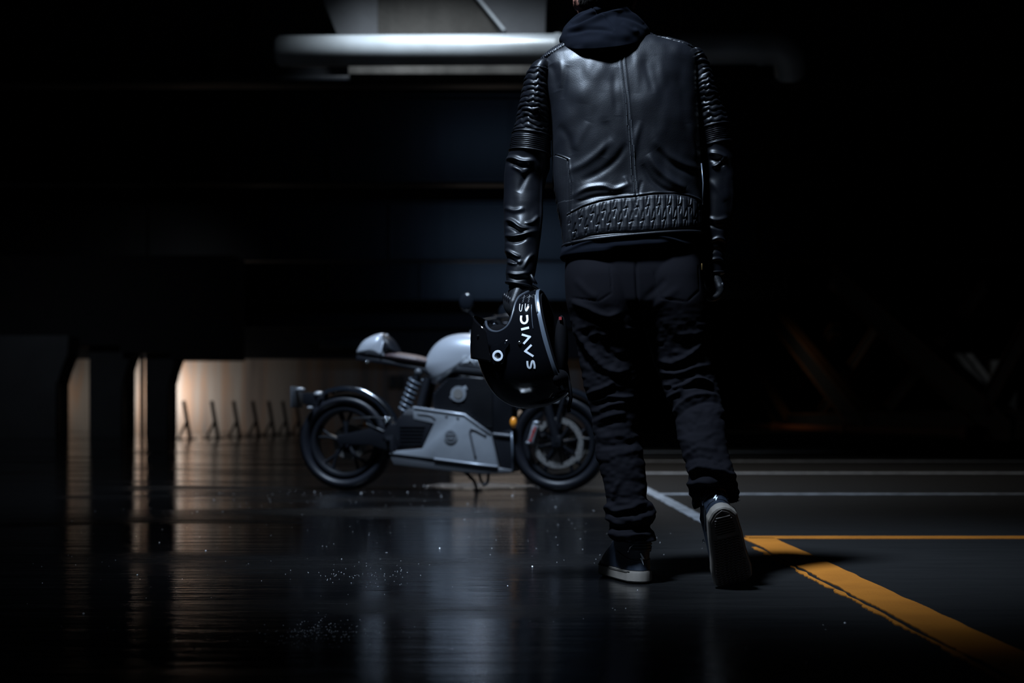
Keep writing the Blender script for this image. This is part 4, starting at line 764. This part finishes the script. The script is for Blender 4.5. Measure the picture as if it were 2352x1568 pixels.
# visor, swung open
va = np.radians(np.linspace(-84, 84, 60)); rows = []
for t in np.linspace(0, 1, 26):
    top = np.array(hp(1094, 724)); bot = np.array(hp(1087, 822)); ft = top+(bot-top)*t
    ct = np.array(hp(1150, 772)); cb = np.array(hp(1166, 836)); c_ = ct+(cb-ct)*t; bulge = .004*math.sin(PI*t)
    ft = ft-np.array([bulge, 0]); ends = []
    for a_ in va:
        k = math.cos(a_); q = c_+(ft-c_)*k**.8; ends.append((q[0], .1275*math.sin(a_)*1.0, q[1]))
    rows.append(ends)
V = np.array(rows).reshape(-1, 3); vs_ = mk('visor', V, grid_faces(26, 60, False), visorm, helmet, sharp=None); k = vs_.modifiers.new('s', 'SOLIDIFY'); k.thickness = .0022; k.offset = 1
mk('visor_edge', *tube(rows[0], .0016, 6), gloss, vs_, sharp=None); mk('visor_edge', *tube(rows[-1], .0016, 6), gloss, vs_, sharp=None)
V, Fc = tube([rows[1][4], (rows[1][4][0]-.004, rows[1][4][1]-.006, rows[1][4][2]+.004)], .005, 10); 
for (u, v) in ((1121, 776), (1126, 748)):
    p = hp(u, v); V, Fc = lathe_y([(0, -.0035), (.003, -.003), (.0042, 0)], (p[0], -shell.depth(*p)-.004 if u > 1122 else -.118, p[1]), 14); mk('visor_screw', V, Fc, steel, vs_)
# side plate and pivot
pl_ = [hp(*p) for p in crspline([(1142, 812), (1150, 800), (1160, 796), (1168, 794), (1180, 786), (1188, 786), (1193, 795), (1186, 806), (1184, 822), (1178, 836), (1164, 842), (1150, 838), (1142, 826)], 60, True)]
sd = onshell(pl_, .0015); c_ = hp(1166, 818); ctr = (c_[0], -shell.depth(*c_)-.010, c_[1]); top_ = [(p[0]*.94+ctr[0]*.06, -abs(p[1])-.006, p[2]*.94+ctr[2]*.06) for p in sd]
V = np.vstack([sd, top_, [ctr]]); Fc = grid_faces(2, 60)+[(60+i, 60+(i+1) % 60, 120) for i in range(60)]; pv = mk('pivot_plate', V, Fc, gloss, helmet, sharp=30)
def disc(name, u, v, prof, m_, par, base=.008):
    p = hp(u, v); yb = -shell.depth(*p)-base; V, Fc = lathe_y([(r, -h) for r, h in prof], (p[0], yb, p[1]), 32); Fc = Fc+[tuple(range(len(V)-32, len(V)))]; return mk(name, V, Fc, m_, par, sharp=35)
disc('pivot_ring', 1167, 821, [(.0155, 0), (.0158, .003), (.0148, .0045), (.0095, .0045), (.0085, .002), (.0084, -.001)], silverm, pv)
disc('pivot_bolt', 1167, 821, [(.0084, -.001), (.0080, .0010), (.0050, .0022), (.0048, .0005)], discm, pv)
disc('bolt_socket', 1167, 821, [(.0035, .0), (.0035, .0012), (.001, .0012)], blackm, pv)
disc('small_screw', 1186, 793, [(.0050, .0), (.0050, .002), (.0030, .0030), (.0028, .001)], gasket, pv, .004)
p = hp(1215, 792); V, Fc = ball((p[0], -shell.depth(*p)-.002, p[1]), (.0052, .0045, .0052)); mk('rivet', V, Fc, steel, helmet, sharp=None)
# vents near the chin: slot highlights drawn as white outlines, small perforated rows
for (u0, v0) in ((1209, 703), (1222, 703)):
    P_ = [hp(*q) for q in crspline([(u0, v0), (u0+1.5, v0+13), (u0+4, v0+18), (u0+6.5, v0+16), (u0+6.5, v0+2)], 20)]; mk('chin_vent_highlight', *tube(onshell(P_, .0008), .0010, 6), whitep, helmet, sharp=None)
    mb = MB()
    for j in range(9):
        q = hp(u0+5.5+1.6*(j % 2)-.1*j, v0-4-2.1*j); y_ = -shell.depth(*q)-.0008; mb.add(*ball((q[0], y_, q[1]), .0008, 6, 4))
    tag(mb.build('vent_perforation', silverm, helmet), kind='stuff')
P_ = [hp(*q) for q in crspline([(1236, 705), (1239, 730), (1244, 762)], 20)]; mk('rim_highlight_seam', *tube(onshell(P_, .0004), .0008, 6), gasket, helmet, sharp=None)
# lettering along the side, reading upwards
def zc(x, y): return hp(1060+x/4.9, 640+y/4.9)
def stroke_ribbon(pts, wd, spl=0):
    P = np.array([zc(*p) for p in pts]); P = crspline(P, spl) if spl else np.vstack([np.column_stack([np.linspace(P[i, j], P[i+1, j], 8, endpoint=False) for j in (0, 1)]) for i in range(len(P)-1)]+[P[-1:]])
    T = np.gradient(P, axis=0); T /= np.linalg.norm(T, axis=1)[:, None]+1e-9; 
    if not spl:  # mitre at corners
        pass
    N_ = np.column_stack([-T[:, 1], T[:, 0]]); h = wd/4.9*hk/2; cols = [P-N_*h, P, P+N_*h]
    V = np.array([onshell(c, .0012) for c in cols]).transpose(1, 0, 2); Fc = grid_faces(len(P), 3, False); V2 = V.copy(); V2[..., 1] += .0015
    k = len(P)*3; return np.vstack([V.reshape(-1, 3), V2.reshape(-1, 3)]), Fc+[tuple(i+k for i in f[::-1]) for f in Fc]
letters = [('S', [([(915, 1028), (918, 1000), (912, 962), (905, 948), (893, 950), (882, 985), (874, 1014), (860, 1020), (847, 1004), (843, 975), (843, 945)], 21, 50)]),
           ('A', [([(908, 895), (813, 832)], 23, 0), ([(814, 846), (888, 770)], 23, 0)]),
           ('V', [([(783, 655), (879, 685)], 23, 0), ([(875, 674), (803, 758)], 23, 0)]),
           ('I', [([(774, 600), (858, 580)], 26, 0)]),
           ('C', [([(765, 445), (766, 490), (780, 520), (806, 532), (828, 520), (836, 490), (828, 440)], 23, 40)])]
for nm, ss in letters:
    mb = MB()
    for pts, wd, sp in ss: mb.add(*stroke_ribbon(pts, wd, sp))
    mb.build('letter', whitep, helmet, sharp=60)
# strap
V, Fc = tube([PX(1303, 866, 4.02), PX(1309, 890, 4.0), PX(1311, 915, 4.0), PX(1306, 938, 4.0), PX(1308, 946, 4.0)], .005, 8, flat=2.0, spl=20)
ca, sa = math.cos(math.radians(13)), math.sin(math.radians(13)); D_ = np.asarray(V)-HO; V = np.column_stack([D_[:, 0]*ca-D_[:, 1]*sa, D_[:, 0]*sa+D_[:, 1]*ca, D_[:, 2]]); mk('chin_strap', V, Fc, liner, helmet, sharp=None)

# ================================================================== MOTORCYCLE
BO = (-.385, 9.25, 0.0)
bike = empty('motorcycle', BO, math.radians(-11), label='silver cafe racer motorcycle with brown saddle standing side-on on the wet floor', cat='motorcycle')
def q(u, v): return ((u-1040)/347.0, (1127-v)/353.2)
def Q(u, v, y): a = q(u, v); return (a[0], y, a[1])
def bm_(name, VF, m_, parent=None, **k): return mk(name, VF[0], VF[1], m_, parent or bike, **k)
def wheel(u, tw, front):
    c = (q(u, 0)[0], 0, .316); w_ = empty('front_wheel' if front else 'rear_wheel'); w_.parent = bike
    R = .316; ti = .222; a = np.linspace(-1.25, PI+1.25, 26)
    prof = [(ti+.012+(R-ti-.012)*(.5+.5*math.sin(t)), tw/2*math.cos(t)*1.0) for t in a]
    prof = [(ti, tw*.38)]+[(r, y) for r, y in prof[::-1]][::-1]+[(ti, -tw*.38)]
    V, Fc = lathe_y(prof, c, 96, True); t_ = bm_('tyre', (V, Fc), tyre_m, w_)
    g = MB()
    for k in range(40):
        th = k*2*PI/40
        for sg in (-1, 1):
            pts = [(c[0]+(R+.0005)*math.cos(th+d)*(1-.0*d), sg*yy, c[2]+(R-rr)*math.sin(th+d)) for d, yy, rr in ((0, .01, .0), (.05, tw*.22, .004), (.09, tw*.36, .016))]
            pts = [(c[0]+(R-rr)*math.cos(th+d), sg*yy, (R-rr)*math.sin(th+d)+c[2]) for d, yy, rr in ((0, .01, .0005), (.05, tw*.22, .006), (.09, tw*.36, .020))]
            g.add(*tube(pts, .0022, 4))
    tag(g.build('tread_groove', blackm, t_, sharp=0), kind='stuff')
    V, Fc = lathe_y([(ti+.004, tw*.40), (ti+.006, tw*.36), (ti-.012, tw*.33), (ti-.016, .03), (ti-.016, -.03), (ti-.012, -tw*.33), (ti+.006, -tw*.36), (ti+.004, -tw*.40), (ti-.008, -tw*.41), (ti-.022, -tw*.36), (ti-.026, -.02), (ti-.026, .02), (ti-.022, tw*.36), (ti-.008, tw*.41)], c, 72, True); rim = bm_('rim', (V, Fc), blackm, w_)
    V, Fc = tube([(c[0], -.055, c[2]), (c[0], .055, c[2])], .036, 28); bm_('hub', (V, Fc), blackm, w_)
    for k in range(5):
        for dl in (-.16, .16):
            th = k*2*PI/5+.3; p0 = (c[0]+.03*math.cos(th), -.02, c[2]+.03*math.sin(th)); p1 = (c[0]+.12*math.cos(th+dl*.4), -.025, c[2]+.12*math.sin(th+dl*.4)); p2 = (c[0]+(ti-.018)*math.cos(th+dl*1.15), -.02, c[2]+(ti-.018)*math.sin(th+dl*1.15))
            V, Fc = tube([p0, p1, p2], [.014, .010, .012], 8, spl=8); bm_('spoke', (V, Fc), blackm, w_)
    V, Fc = tube([(c[0], -.105 if front else -.10, c[2]), (c[0], .105, c[2])], .012, 16); bm_('axle', (V, Fc), blackm, w_)
    V, Fc = lathe_y([(.0, -.013), (.013, -.012), (.017, -.006), (.018, 0)], (c[0], -.10, c[2]), 20); bm_('axle_nut', (V, Fc), discm, w_)
    return w_, c
rw, rc = wheel(791, .165, False); fw, fc = wheel(1284, .120, True)
def rotor(c, y, r0, r1, par):
    V, Fc = lathe_y([(r0, -.0025), (r1, -.0025), (r1, .0025), (r0, .0025)], (c[0], y, c[2]), 72, True); d = bm_('brake_disc', (V, Fc), discm, par, sharp=30)
    V, Fc = lathe_y([(.035, -.004), (r0-.012, -.004), (r0-.012, .004), (.035, .004)], (c[0], y, c[2]), 40, True)
    for k in range(8):
        th = k*PI/4+.2; a = (c[0]+.04*math.cos(th), y, c[2]+.04*math.sin(th)); b = (c[0]+(r0-.002)*math.cos(th), y, c[2]+(r0-.002)*math.sin(th)); bm_('disc_carrier', tube([a, b], [.010, .006], 6), blackm, d)
        bm_('disc_bobbin', tube([(b[0], y-.008, b[2]), (b[0], y+.008, b[2])], .0085, 10), steel, d)
    hb = MB()
    for k in range(36):
        th = k*2*PI/36; rr = r0+(r1-r0)*(.3+.4*(k % 2)); hb.add(*tube([(c[0]+rr*math.cos(th), y-.0032, c[2]+rr*math.sin(th)), (c[0]+rr*math.cos(th), y-.0024, c[2]+rr*math.sin(th))], .0035, 6))
    tag(hb.build('disc_hole', blackm, d), kind='stuff')
rotor(fc, -.068, .128, .162, fw); rotor(fc, .068, .128, .162, fw); rotor(rc, .07, .075, .115, rw)
# calipers
Cx = q(1229, 995); cal = bm_('front_caliper', prism([(Cx[0]-.035, Cx[1]-.055), (Cx[0]+.006, Cx[1]-.062), (Cx[0]+.038, Cx[1]+.05), (Cx[0]+.0, Cx[1]+.062)], -.115, -.04, .010), alum)
for (du, dv) in ((8, -25), (-8, 20)): 
    p = Q(1229+du, 995+dv, -.1); bm_('caliper_lug', ball(p, (.022, .016, .012)), alum, cal, sharp=None)
def text_mesh(name, body, size, mat_, parent, M, extrude=.001):
    cu = bpy.data.curves.new(name, 'FONT'); cu.body = body; cu.size = size; cu.extrude = extrude; cu.align_x = 'CENTER'; cu.align_y = 'CENTER'
    o = bpy.data.objects.new(name, cu); sc.collection.objects.link(o); dg = bpy.context.evaluated_depsgraph_get(); me = bpy.data.meshes.new_from_object(o.evaluated_get(dg)); bpy.data.objects.remove(o); me.name = name
    me.transform(M); r = link(name, me, mat_, parent, smooth=False); return r
RX = Matrix.Rotation(PI/2, 4, 'X')
text_mesh('caliper_print', 'brembo', .032, redprint, cal, Matrix.Translation((Cx[0]+.002, -.117, Cx[1]))@Matrix.Rotation(-math.radians(70), 4, 'Y')@RX)
p = Q(838, 1000, .05); bm_('rear_caliper', box(p[0]-.03, p[0]+.03, .045, .10, p[2]-.05, p[2]+.04, .01), blackm)
# fork
for sg in (-1, 1):
    f_ = bm_('fork_tube', tube([(fc[0], sg*.10, fc[2]), Q(1253, 900, sg*.10), Q(1236, 840, sg*.10)], [.026, .030, .030], 20), blackm); 
    bm_('fork_stanchion', tube([Q(1236, 840, sg*.10), Q(1203, 735, sg*.10)], .022, 18), steel, f_)
    bm_('fork_lug', box(fc[0]-.035, fc[0]+.03, sg*.10-.022, sg*.10+.022, fc[2]-.03, fc[2]+.05, .012), blackm, f_)
    bm_('brake_hose', tube([Q(1250, 975, sg*.125), Q(1258, 930, sg*.12), Q(1245, 880, sg*.10)], .008, 8, spl=10), steel, f_)
bm_('triple_clamp', box(q(1225, 0)[0]-.05, q(1225, 0)[0]+.05, -.13, .13, q(0, 800)[1], q(0, 788)[1], .012), blackm); bm_('triple_clamp', box(q(1206, 0)[0]-.05, q(1206, 0)[0]+.05, -.13, .13, q(0, 745)[1], q(0, 734)[1], .012), alum)
V, Fc = tube([Q(1238, 790, 0), Q(1252, 793, 0), Q(1262, 797, 0)], [.075, .095, .095], 30); hl = bm_('headlamp', (V, Fc), blackm); bm_('headlamp_lens', ball(Q(1262, 797, 0), (.02, .088, .088)), glassy, hl, sharp=None)
# handlebar, levers, mirrors
for sg in (-1, 1):
    h_ = bm_('handlebar', tube([Q(1203, 742, sg*.06), Q(1196, 736, sg*.16), Q(1172, 738, sg*.30)], .012, 12, spl=14), blackm); bm_('grip', tube([Q(1184, 737, sg*.22), Q(1160, 741, sg*.36)], .018, 14), blackm, h_)
    bm_('switch_block', box(q(1180, 0)[0]-.03, q(1180, 0)[0]+.025, sg*.19-.03, sg*.19+.02, q(0, 748)[1], q(0, 728)[1], .01), steel, h_)
    bm_('lever', tube([Q(1195, 734, sg*.17), Q(1200, 738, sg*.25), Q(1178, 746, sg*.38)], .006, 8, spl=12), steel, h_)
    bm_('reservoir', tube([Q(1186, 738, sg*.155), Q(1186, 724, sg*.155)], .020, 16), gasket, h_)
    m_ = bm_('mirror', ball(Q(1106 if sg < 0 else 1130, 707, sg*.44), (.046, .016, .056)), blackg, sharp=None); bm_('mirror_stalk', tube([Q(1166, 741, sg*.37), Q(1130, 745, sg*.42), Q(1108, 722, sg*.44)], .006, 8, spl=12), blackm, m_)
# tank
tk = Blob([q(*p) for p in ((975, 848), (979, 824), (993, 799), (1012, 781), (1036, 770), (1066, 766), (1102, 768), (1138, 776), (1168, 790), (1186, 808), (1187, 838), (1168, 860), (1135, 868), (1100, 866), (1060, 862), (1040, 864), (1024, 876), (1008, 882), (990, 878))], .145, 2.6, 2.0, c=q(1080, 822), n=140)
tank = bm_('fuel_tank', tk.mesh(26), silver, sharp=None); V, Fc = tube([Q(1090, 768, 0), Q(1091, 761, 0)], .032, 24); bm_('filler_cap', (V, Fc), alum, tank)
pt = q(1100, 828); text_mesh('tank_lettering', 'SAVIC', .062, silverm, tank, Matrix.Translation((pt[0]+.01, -tk.depth(pt[0], pt[1])-.004, pt[1]))@Matrix.Rotation(-math.radians(0), 4, 'Z')@RX, .003)
# saddle and cowl
P = [Q(884, 815, 0), Q(905, 818, 0), Q(930, 822, 0), Q(960, 827, 0), Q(984, 832, 0)]; V, Fc = tube(P, [.05, .075, .082, .078, .06], 26, spl=30, flat=1.0); V = np.asarray(V); pz = np.interp(V[:, 0], [p[0] for p in P], [p[2] for p in P]); V[:, 2] = pz+(V[:, 2]-pz)*.42; V[:, 1] *= 1.25
seat = bm_('saddle', (V, Fc), brown, sharp=None)
for u in (905, 925, 945, 965): 
    x, z = q(u, 0)[0], np.interp(u, [884, 984], [q(0, 815)[1], q(0, 832)[1]]); bm_('saddle_seam', tube([(x, .096*math.cos(t), z+.034*math.sin(t)) for t in np.linspace(.1, PI-.1, 14)], .0025, 5), brown, seat, sharp=None)
bm_('seat_base', prism([q(*p) for p in ((822, 815), (880, 824), (985, 846), (1000, 862), (960, 850), (900, 838), (820, 826))], -.085, .085, .01), blackm)
cw = Blob([q(*p) for p in ((816, 811), (820, 797), (832, 781), (850, 770), (868, 764), (880, 764), (886, 775), (889, 795), (890, 815), (888, 822), (860, 818), (835, 814))], .105, 2.6, 2.0, c=q(862, 800), n=100)
cowl = bm_('tail_cowl', cw.mesh(20), silver, sharp=None)
cp = Blob([q(*p) for p in ((878, 766), (890, 769), (903, 780), (914, 798), (919, 812), (900, 814), (880, 812))], .085, 2.6, 2.0, c=q(893, 795), n=80); bm_('back_pad', cp.mesh(16), blackm, cowl, sharp=None)
bm_('cowl_edge', tube([(q(880, 0)[0]+.02*math.sin(t), -.098*math.cos(t), q(0, 818)[1]+.145*math.sin(t)) for t in np.linspace(.05, PI-.05, 20)], .006, 8), silver, cowl, sharp=None)
# battery case with fins, emblem
def lerp2(a, b, t): return (a[0]+(b[0]-a[0])*t, a[1]+(b[1]-a[1])*t)
case = bm_('battery_case', prism([q(*p) for p in ((1003, 904), (1044, 859), (1108, 868), (1182, 880), (1184, 985), (1140, 1000), (1085, 950), (1004, 942))], -.105, .105, .008), blackm)
for k in range(17):
    v = 872+k*6.6; uL = 1007 if v > 902 else 1044-(v-862)*.92; uR = 1140; 
    if v > 945: uL = 1078+(v-945)*1.05
    if uL > uR-10: continue
    bm_('cooling_fin', box(q(uL, 0)[0], q(uR, 0)[0], -.118, -.100, q(0, v+2)[1], q(0, v-1.6)[1], .003), blackm, case)
e = q(1063, 905)
bm_('emblem', tube([(e[0], -.112, e[1]), (e[0], -.128, e[1])], .050, 32), alum, case); bm_('emblem', tube([(e[0], -.126, e[1]), (e[0], -.132, e[1])], .032, 28), discm, case)
bm_('emblem', prism([(e[0]-.062, e[1]-.02), (e[0]-.04, e[1]-.045), (e[0]+.06, e[1]+.03), (e[0]+.045, e[1]+.055)], -.124, -.11, .008), alum, case)
# cast side frame
def inset_poly(P): return [q(*p) for p in P]
fr = bm_('side_frame', prism(inset_poly(((960, 933), (1078, 950), (1137, 993), (1155, 1070), (1000, 1052), (905, 1041), (925, 1034), (982, 1029), (1009, 972), (962, 962))), -.150, -.105, .006), alum)
bm_('frame_rim', tube([Q(963, 936, -.150), Q(1078, 952, -.150), Q(1137, 995, -.150)], .008, 8), silver, fr, sharp=None)
bm_('frame_rim', tube([Q(1010, 1052, -.150), Q(1100, 1063, -.150), Q(1154, 1069, -.150)], .007, 8), silver, fr, sharp=None)
c_ = q(1048, 1001); bm_('round_badge', tube([(c_[0], -.152, c_[1]), (c_[0], -.158, c_[1])], .043, 32), alum, fr); bm_('round_badge', tube([(c_[0], -.156, c_[1]), (c_[0], -.160, c_[1])], .034, 32), alum_d, fr)
for v in (996, 1005): bm_('badge_bar', box(c_[0]-.024, c_[0]+.024, -.163, -.158, q(0, v+2)[1], q(0, v)[1], .001), alum, fr)
bm_('groove', tube([Q(1128, 1000, -.150), Q(1100, 985, -.151), Q(1092, 990, -.151), Q(1094, 1005, -.151), Q(1104, 1049, -.151)], .0075, 8, spl=30), alum_d, fr, sharp=None)
bm_('groove', tube([Q(972, 950, -.150), Q(1000, 953, -.151), Q(1012, 962, -.151)], .006, 8, spl=20), alum_d, fr, sharp=None)
for u, v in ((1038, 956), (1064, 960)): bm_('frame_bolt', ball(Q(u, v, -.150), (.010, .005, .010), 12, 8), alum_d, fr, sharp=None)
bm_('belly_pan', prism(inset_poly(((905, 1042), (1000, 1053), (1155, 1071), (1186, 1076), (1184, 1082), (1120, 1086), (1040, 1080), (915, 1066))), -.140, .140, .012), alum_d)
bm_('side_frame', prism(inset_poly(((960, 933), (1078, 950), (1137, 993), (1155, 1070), (1000, 1052), (905, 1041), (982, 1029), (1009, 972), (962, 962))), .105, .150, .006), alum)
mt = bm_('motor_unit', prism(inset_poly(((920, 968), (935, 950), (965, 950), (1006, 973), (985, 1025), (925, 1028), (918, 1005))), -.145, .120, .012), blackm)
for k in range(6): bm_('motor_rib', box(q(930, 0)[0], q(988-k*2, 0)[0], -.152, -.143, q(0, 978+8*k+2)[1], q(0, 978+8*k)[1], .001), blackm, mt)
bm_('motor_cover', prism(inset_poly(((930, 958), (948, 938), (985, 942), (1004, 968), (965, 962))), -.142, -.11, .006), alum_d, mt)
bm_('radiator', prism(inset_poly(((1140, 996), (1182, 985), (1186, 1078), (1158, 1072))), -.115, .115, .008), blackm); bm_('radiator_edge', tube([Q(1183, 990, -.115), Q(1186, 1076, -.115)], .006, 8), gasket, sharp=None)
bm_('radiator_clamp', tube([Q(1142, 996, -.118), Q(1180, 1000, -.118)], .012, 10), alum_d)
# shock
a = np.array(Q(962, 868, -.07)); b = np.array(Q(934, 945, -.07)); d = (b-a)/np.linalg.norm(b-a); L_ = np.linalg.norm(b-a); n1 = np.cross(d, [0, 1, 0]); n2 = np.array([0, 1, 0])
sh = bm_('shock_absorber', tube([a-d*.03, b+d*.02], .020, 16), blackm); t = np.linspace(0, 1, 220); P = a+d*(t*L_)[:, None]+.040*(np.cos(t*2*PI*7)[:, None]*n1+np.sin(t*2*PI*7)[:, None]*n2); bm_('coil_spring', tube(P, .0075, 8), gasket, sh, sharp=None)
bm_('shock_mount', ball(a-d*.04, .028), alum_d, sh, sharp=None)
# rear frame strut, swingarm, linkage
bm_('frame_strut', tube([Q(988, 868, -.07), Q(972, 935, -.09)], .026, 12), blackm); bm_('frame_strut', tube([Q(988, 868, .07), Q(972, 935, .09)], .026, 12), blackm)
for sg in (-1, 1): bm_('swingarm', prism(inset_poly(((780, 1000), (800, 996), (900, 975), (925, 970), (925, 1030), (905, 1036), (860, 1022), (785, 1020))), sg*.118-.018, sg*.118+.018, .008), blackm)
bm_('brake_rod', tube([Q(822, 960, -.14), Q(870, 958, -.14), Q(906, 962, -.14)], .006, 8), steel); bm_('brake_rod', tube([Q(852, 972, -.14), Q(892, 990, -.14)], .004, 8), steel)
for u, v in ((905, 961), (897, 960), (898, 968)): bm_('link_bolt', ball(Q(u, v, -.145), .011, 12, 8), steel, sharp=None)
bm_('drive_sprocket', tube([(rc[0], .085, rc[2]), (rc[0], .092, rc[2])], .10, 40), blackm); bm_('drive_belt', tube([(rc[0], .09, rc[2]+.10), Q(935, 965, .09), Q(940, 1010, .09), (rc[0], .09, rc[2]-.10)], .010, 8), blackm)
bm_('foot_peg', tube([Q(905, 1010, -.13), Q(903, 1008, -.24)], .011, 12), steel)
bm_('foot_bracket', prism(inset_poly(((895, 1000), (915, 1000), (916, 1045), (905, 1030))), -.15, -.13, .004), blackm)
# mudguards
def guard(c, r, w_, a0, a1, name, m_=blackg, dx=0):
    rows = []
    for th in np.radians(np.linspace(a0, a1, 40)):
        ring = [(r-.016, -1.0), (r+.0, -.97), (r+.010, -.7), (r+.015, -.3), (r+.016, 0), (r+.015, .3), (r+.010, .7), (r, .97), (r-.016, 1.0), (r-.020, .96), (r+.004, .6), (r+.010, 0), (r+.004, -.6), (r-.020, -.96)]
        rows.append([(c[0]+rr*math.cos(th), w_*yy, c[2]+rr*math.sin(th)) for rr, yy in ring])
    return bm_(name, (np.array(rows).reshape(-1, 3), grid_faces(40, 14, True, True, True)), m_, sharp=50)
bm_('mudguard_highlight', tube([(rc[0]+.366*math.cos(t_), -.088, rc[2]+.366*math.sin(t_)) for t_ in np.radians(np.linspace(22, 80, 24))], [.012-.007*abs(k/12-.6) for k in range(24)], 8), steel, sharp=None)  # bright steel strip added as the highlight along the guard edge
rg = guard(rc, .355, .095, 20, 112, 'rear_mudguard'); fg = guard(fc, .345, .072, 48, 142, 'front_mudguard')
bm_('mudguard_panel', prism([Q(1262, 926, 0)[::2], Q(1286, 926, 0)[::2], Q(1292, 908, 0)[::2], Q(1278, 900, 0)[::2], Q(1266, 906, 0)[::2]], -.085, .085, .01), silver, fg)
for sg in (-1, 1): bm_('mudguard_stay', tube([Q(1300, 905, sg*.074), Q(1285, 960, sg*.09), Q(1280, 1000, sg*.095)], .012, 8), blackm, fg)
# tail light and plate carrier
tl = bm_('plate_carrier', prism(inset_poly(((690, 900), (742, 900), (742, 925), (712, 936), (690, 925))), -.05, .05, .008), blackm)
bm_('carrier_arm', tube([Q(735, 915, .10), Q(760, 950, .13), (rc[0], .13, rc[2])], .013, 10), blackm, tl); bm_('carrier_arm', tube([Q(735, 915, -.10), Q(735, 915, .10)], .013, 10), blackm, tl)
bm_('number_plate', box(q(668, 0)[0], q(672, 0)[0], -.11, .11, q(0, 935)[1], q(0, 886)[1], .004), alum_d, tl)
bm_('tail_light', ball(Q(727, 904, -.02), (.035, .05, .022)), glassy, tl, sharp=None); bm_('plate_lamp', ball(Q(682, 893, -.02), (.03, .04, .016)), glassy, tl, sharp=None); bm_('indicator', ball(Q(715, 936, -.10), (.02, .03, .012)), glassy, tl, sharp=None)
for sg in (-1, 1):
    i_ = bm_('indicator_lamp', ball(Q(1186, 970, sg*.10), (.022, .022, .036)), orange, sharp=None); bm_('indicator_stalk', tube([Q(1182, 970, sg*.06), Q(1186, 970, sg*.10)], .008, 8), blackm, i_)
bm_('wheel_reflector', box(*[q(833, 0)[0], q(841, 0)[0]], -.03, -.02, q(0, 980)[1], q(0, 968)[1], .003), orange, rw)
bm_('rear_indicator', ball(Q(850, 831, -.10), (.012, .02, .012)), steel, sharp=None)
# stand
bm_('side_stand', tube([Q(1056, 1080, .10), Q(1076, 1105, .16), Q(1082, 1127, .20)], [.013, .011, .009], 10), blackm); bm_('stand_foot', box(q(1074, 0)[0], q(1092, 0)[0], .17, .23, .001, .008, .002), blackm)
bm_('stand_spring', tube([Q(1062, 1084, .08), Q(1070, 1100, .12)], .006, 8), steel); bm_('centre_stand', tube([Q(1130, 1082, -.10), Q(1128, 1104, -.11), Q(1118, 1112, -.12)], .010, 8, spl=10), blackm); bm_('centre_stand', tube([Q(1098, 1082, .02), Q(1104, 1104, .02), Q(1110, 1110, .02)], .009, 8, spl=10), blackm)
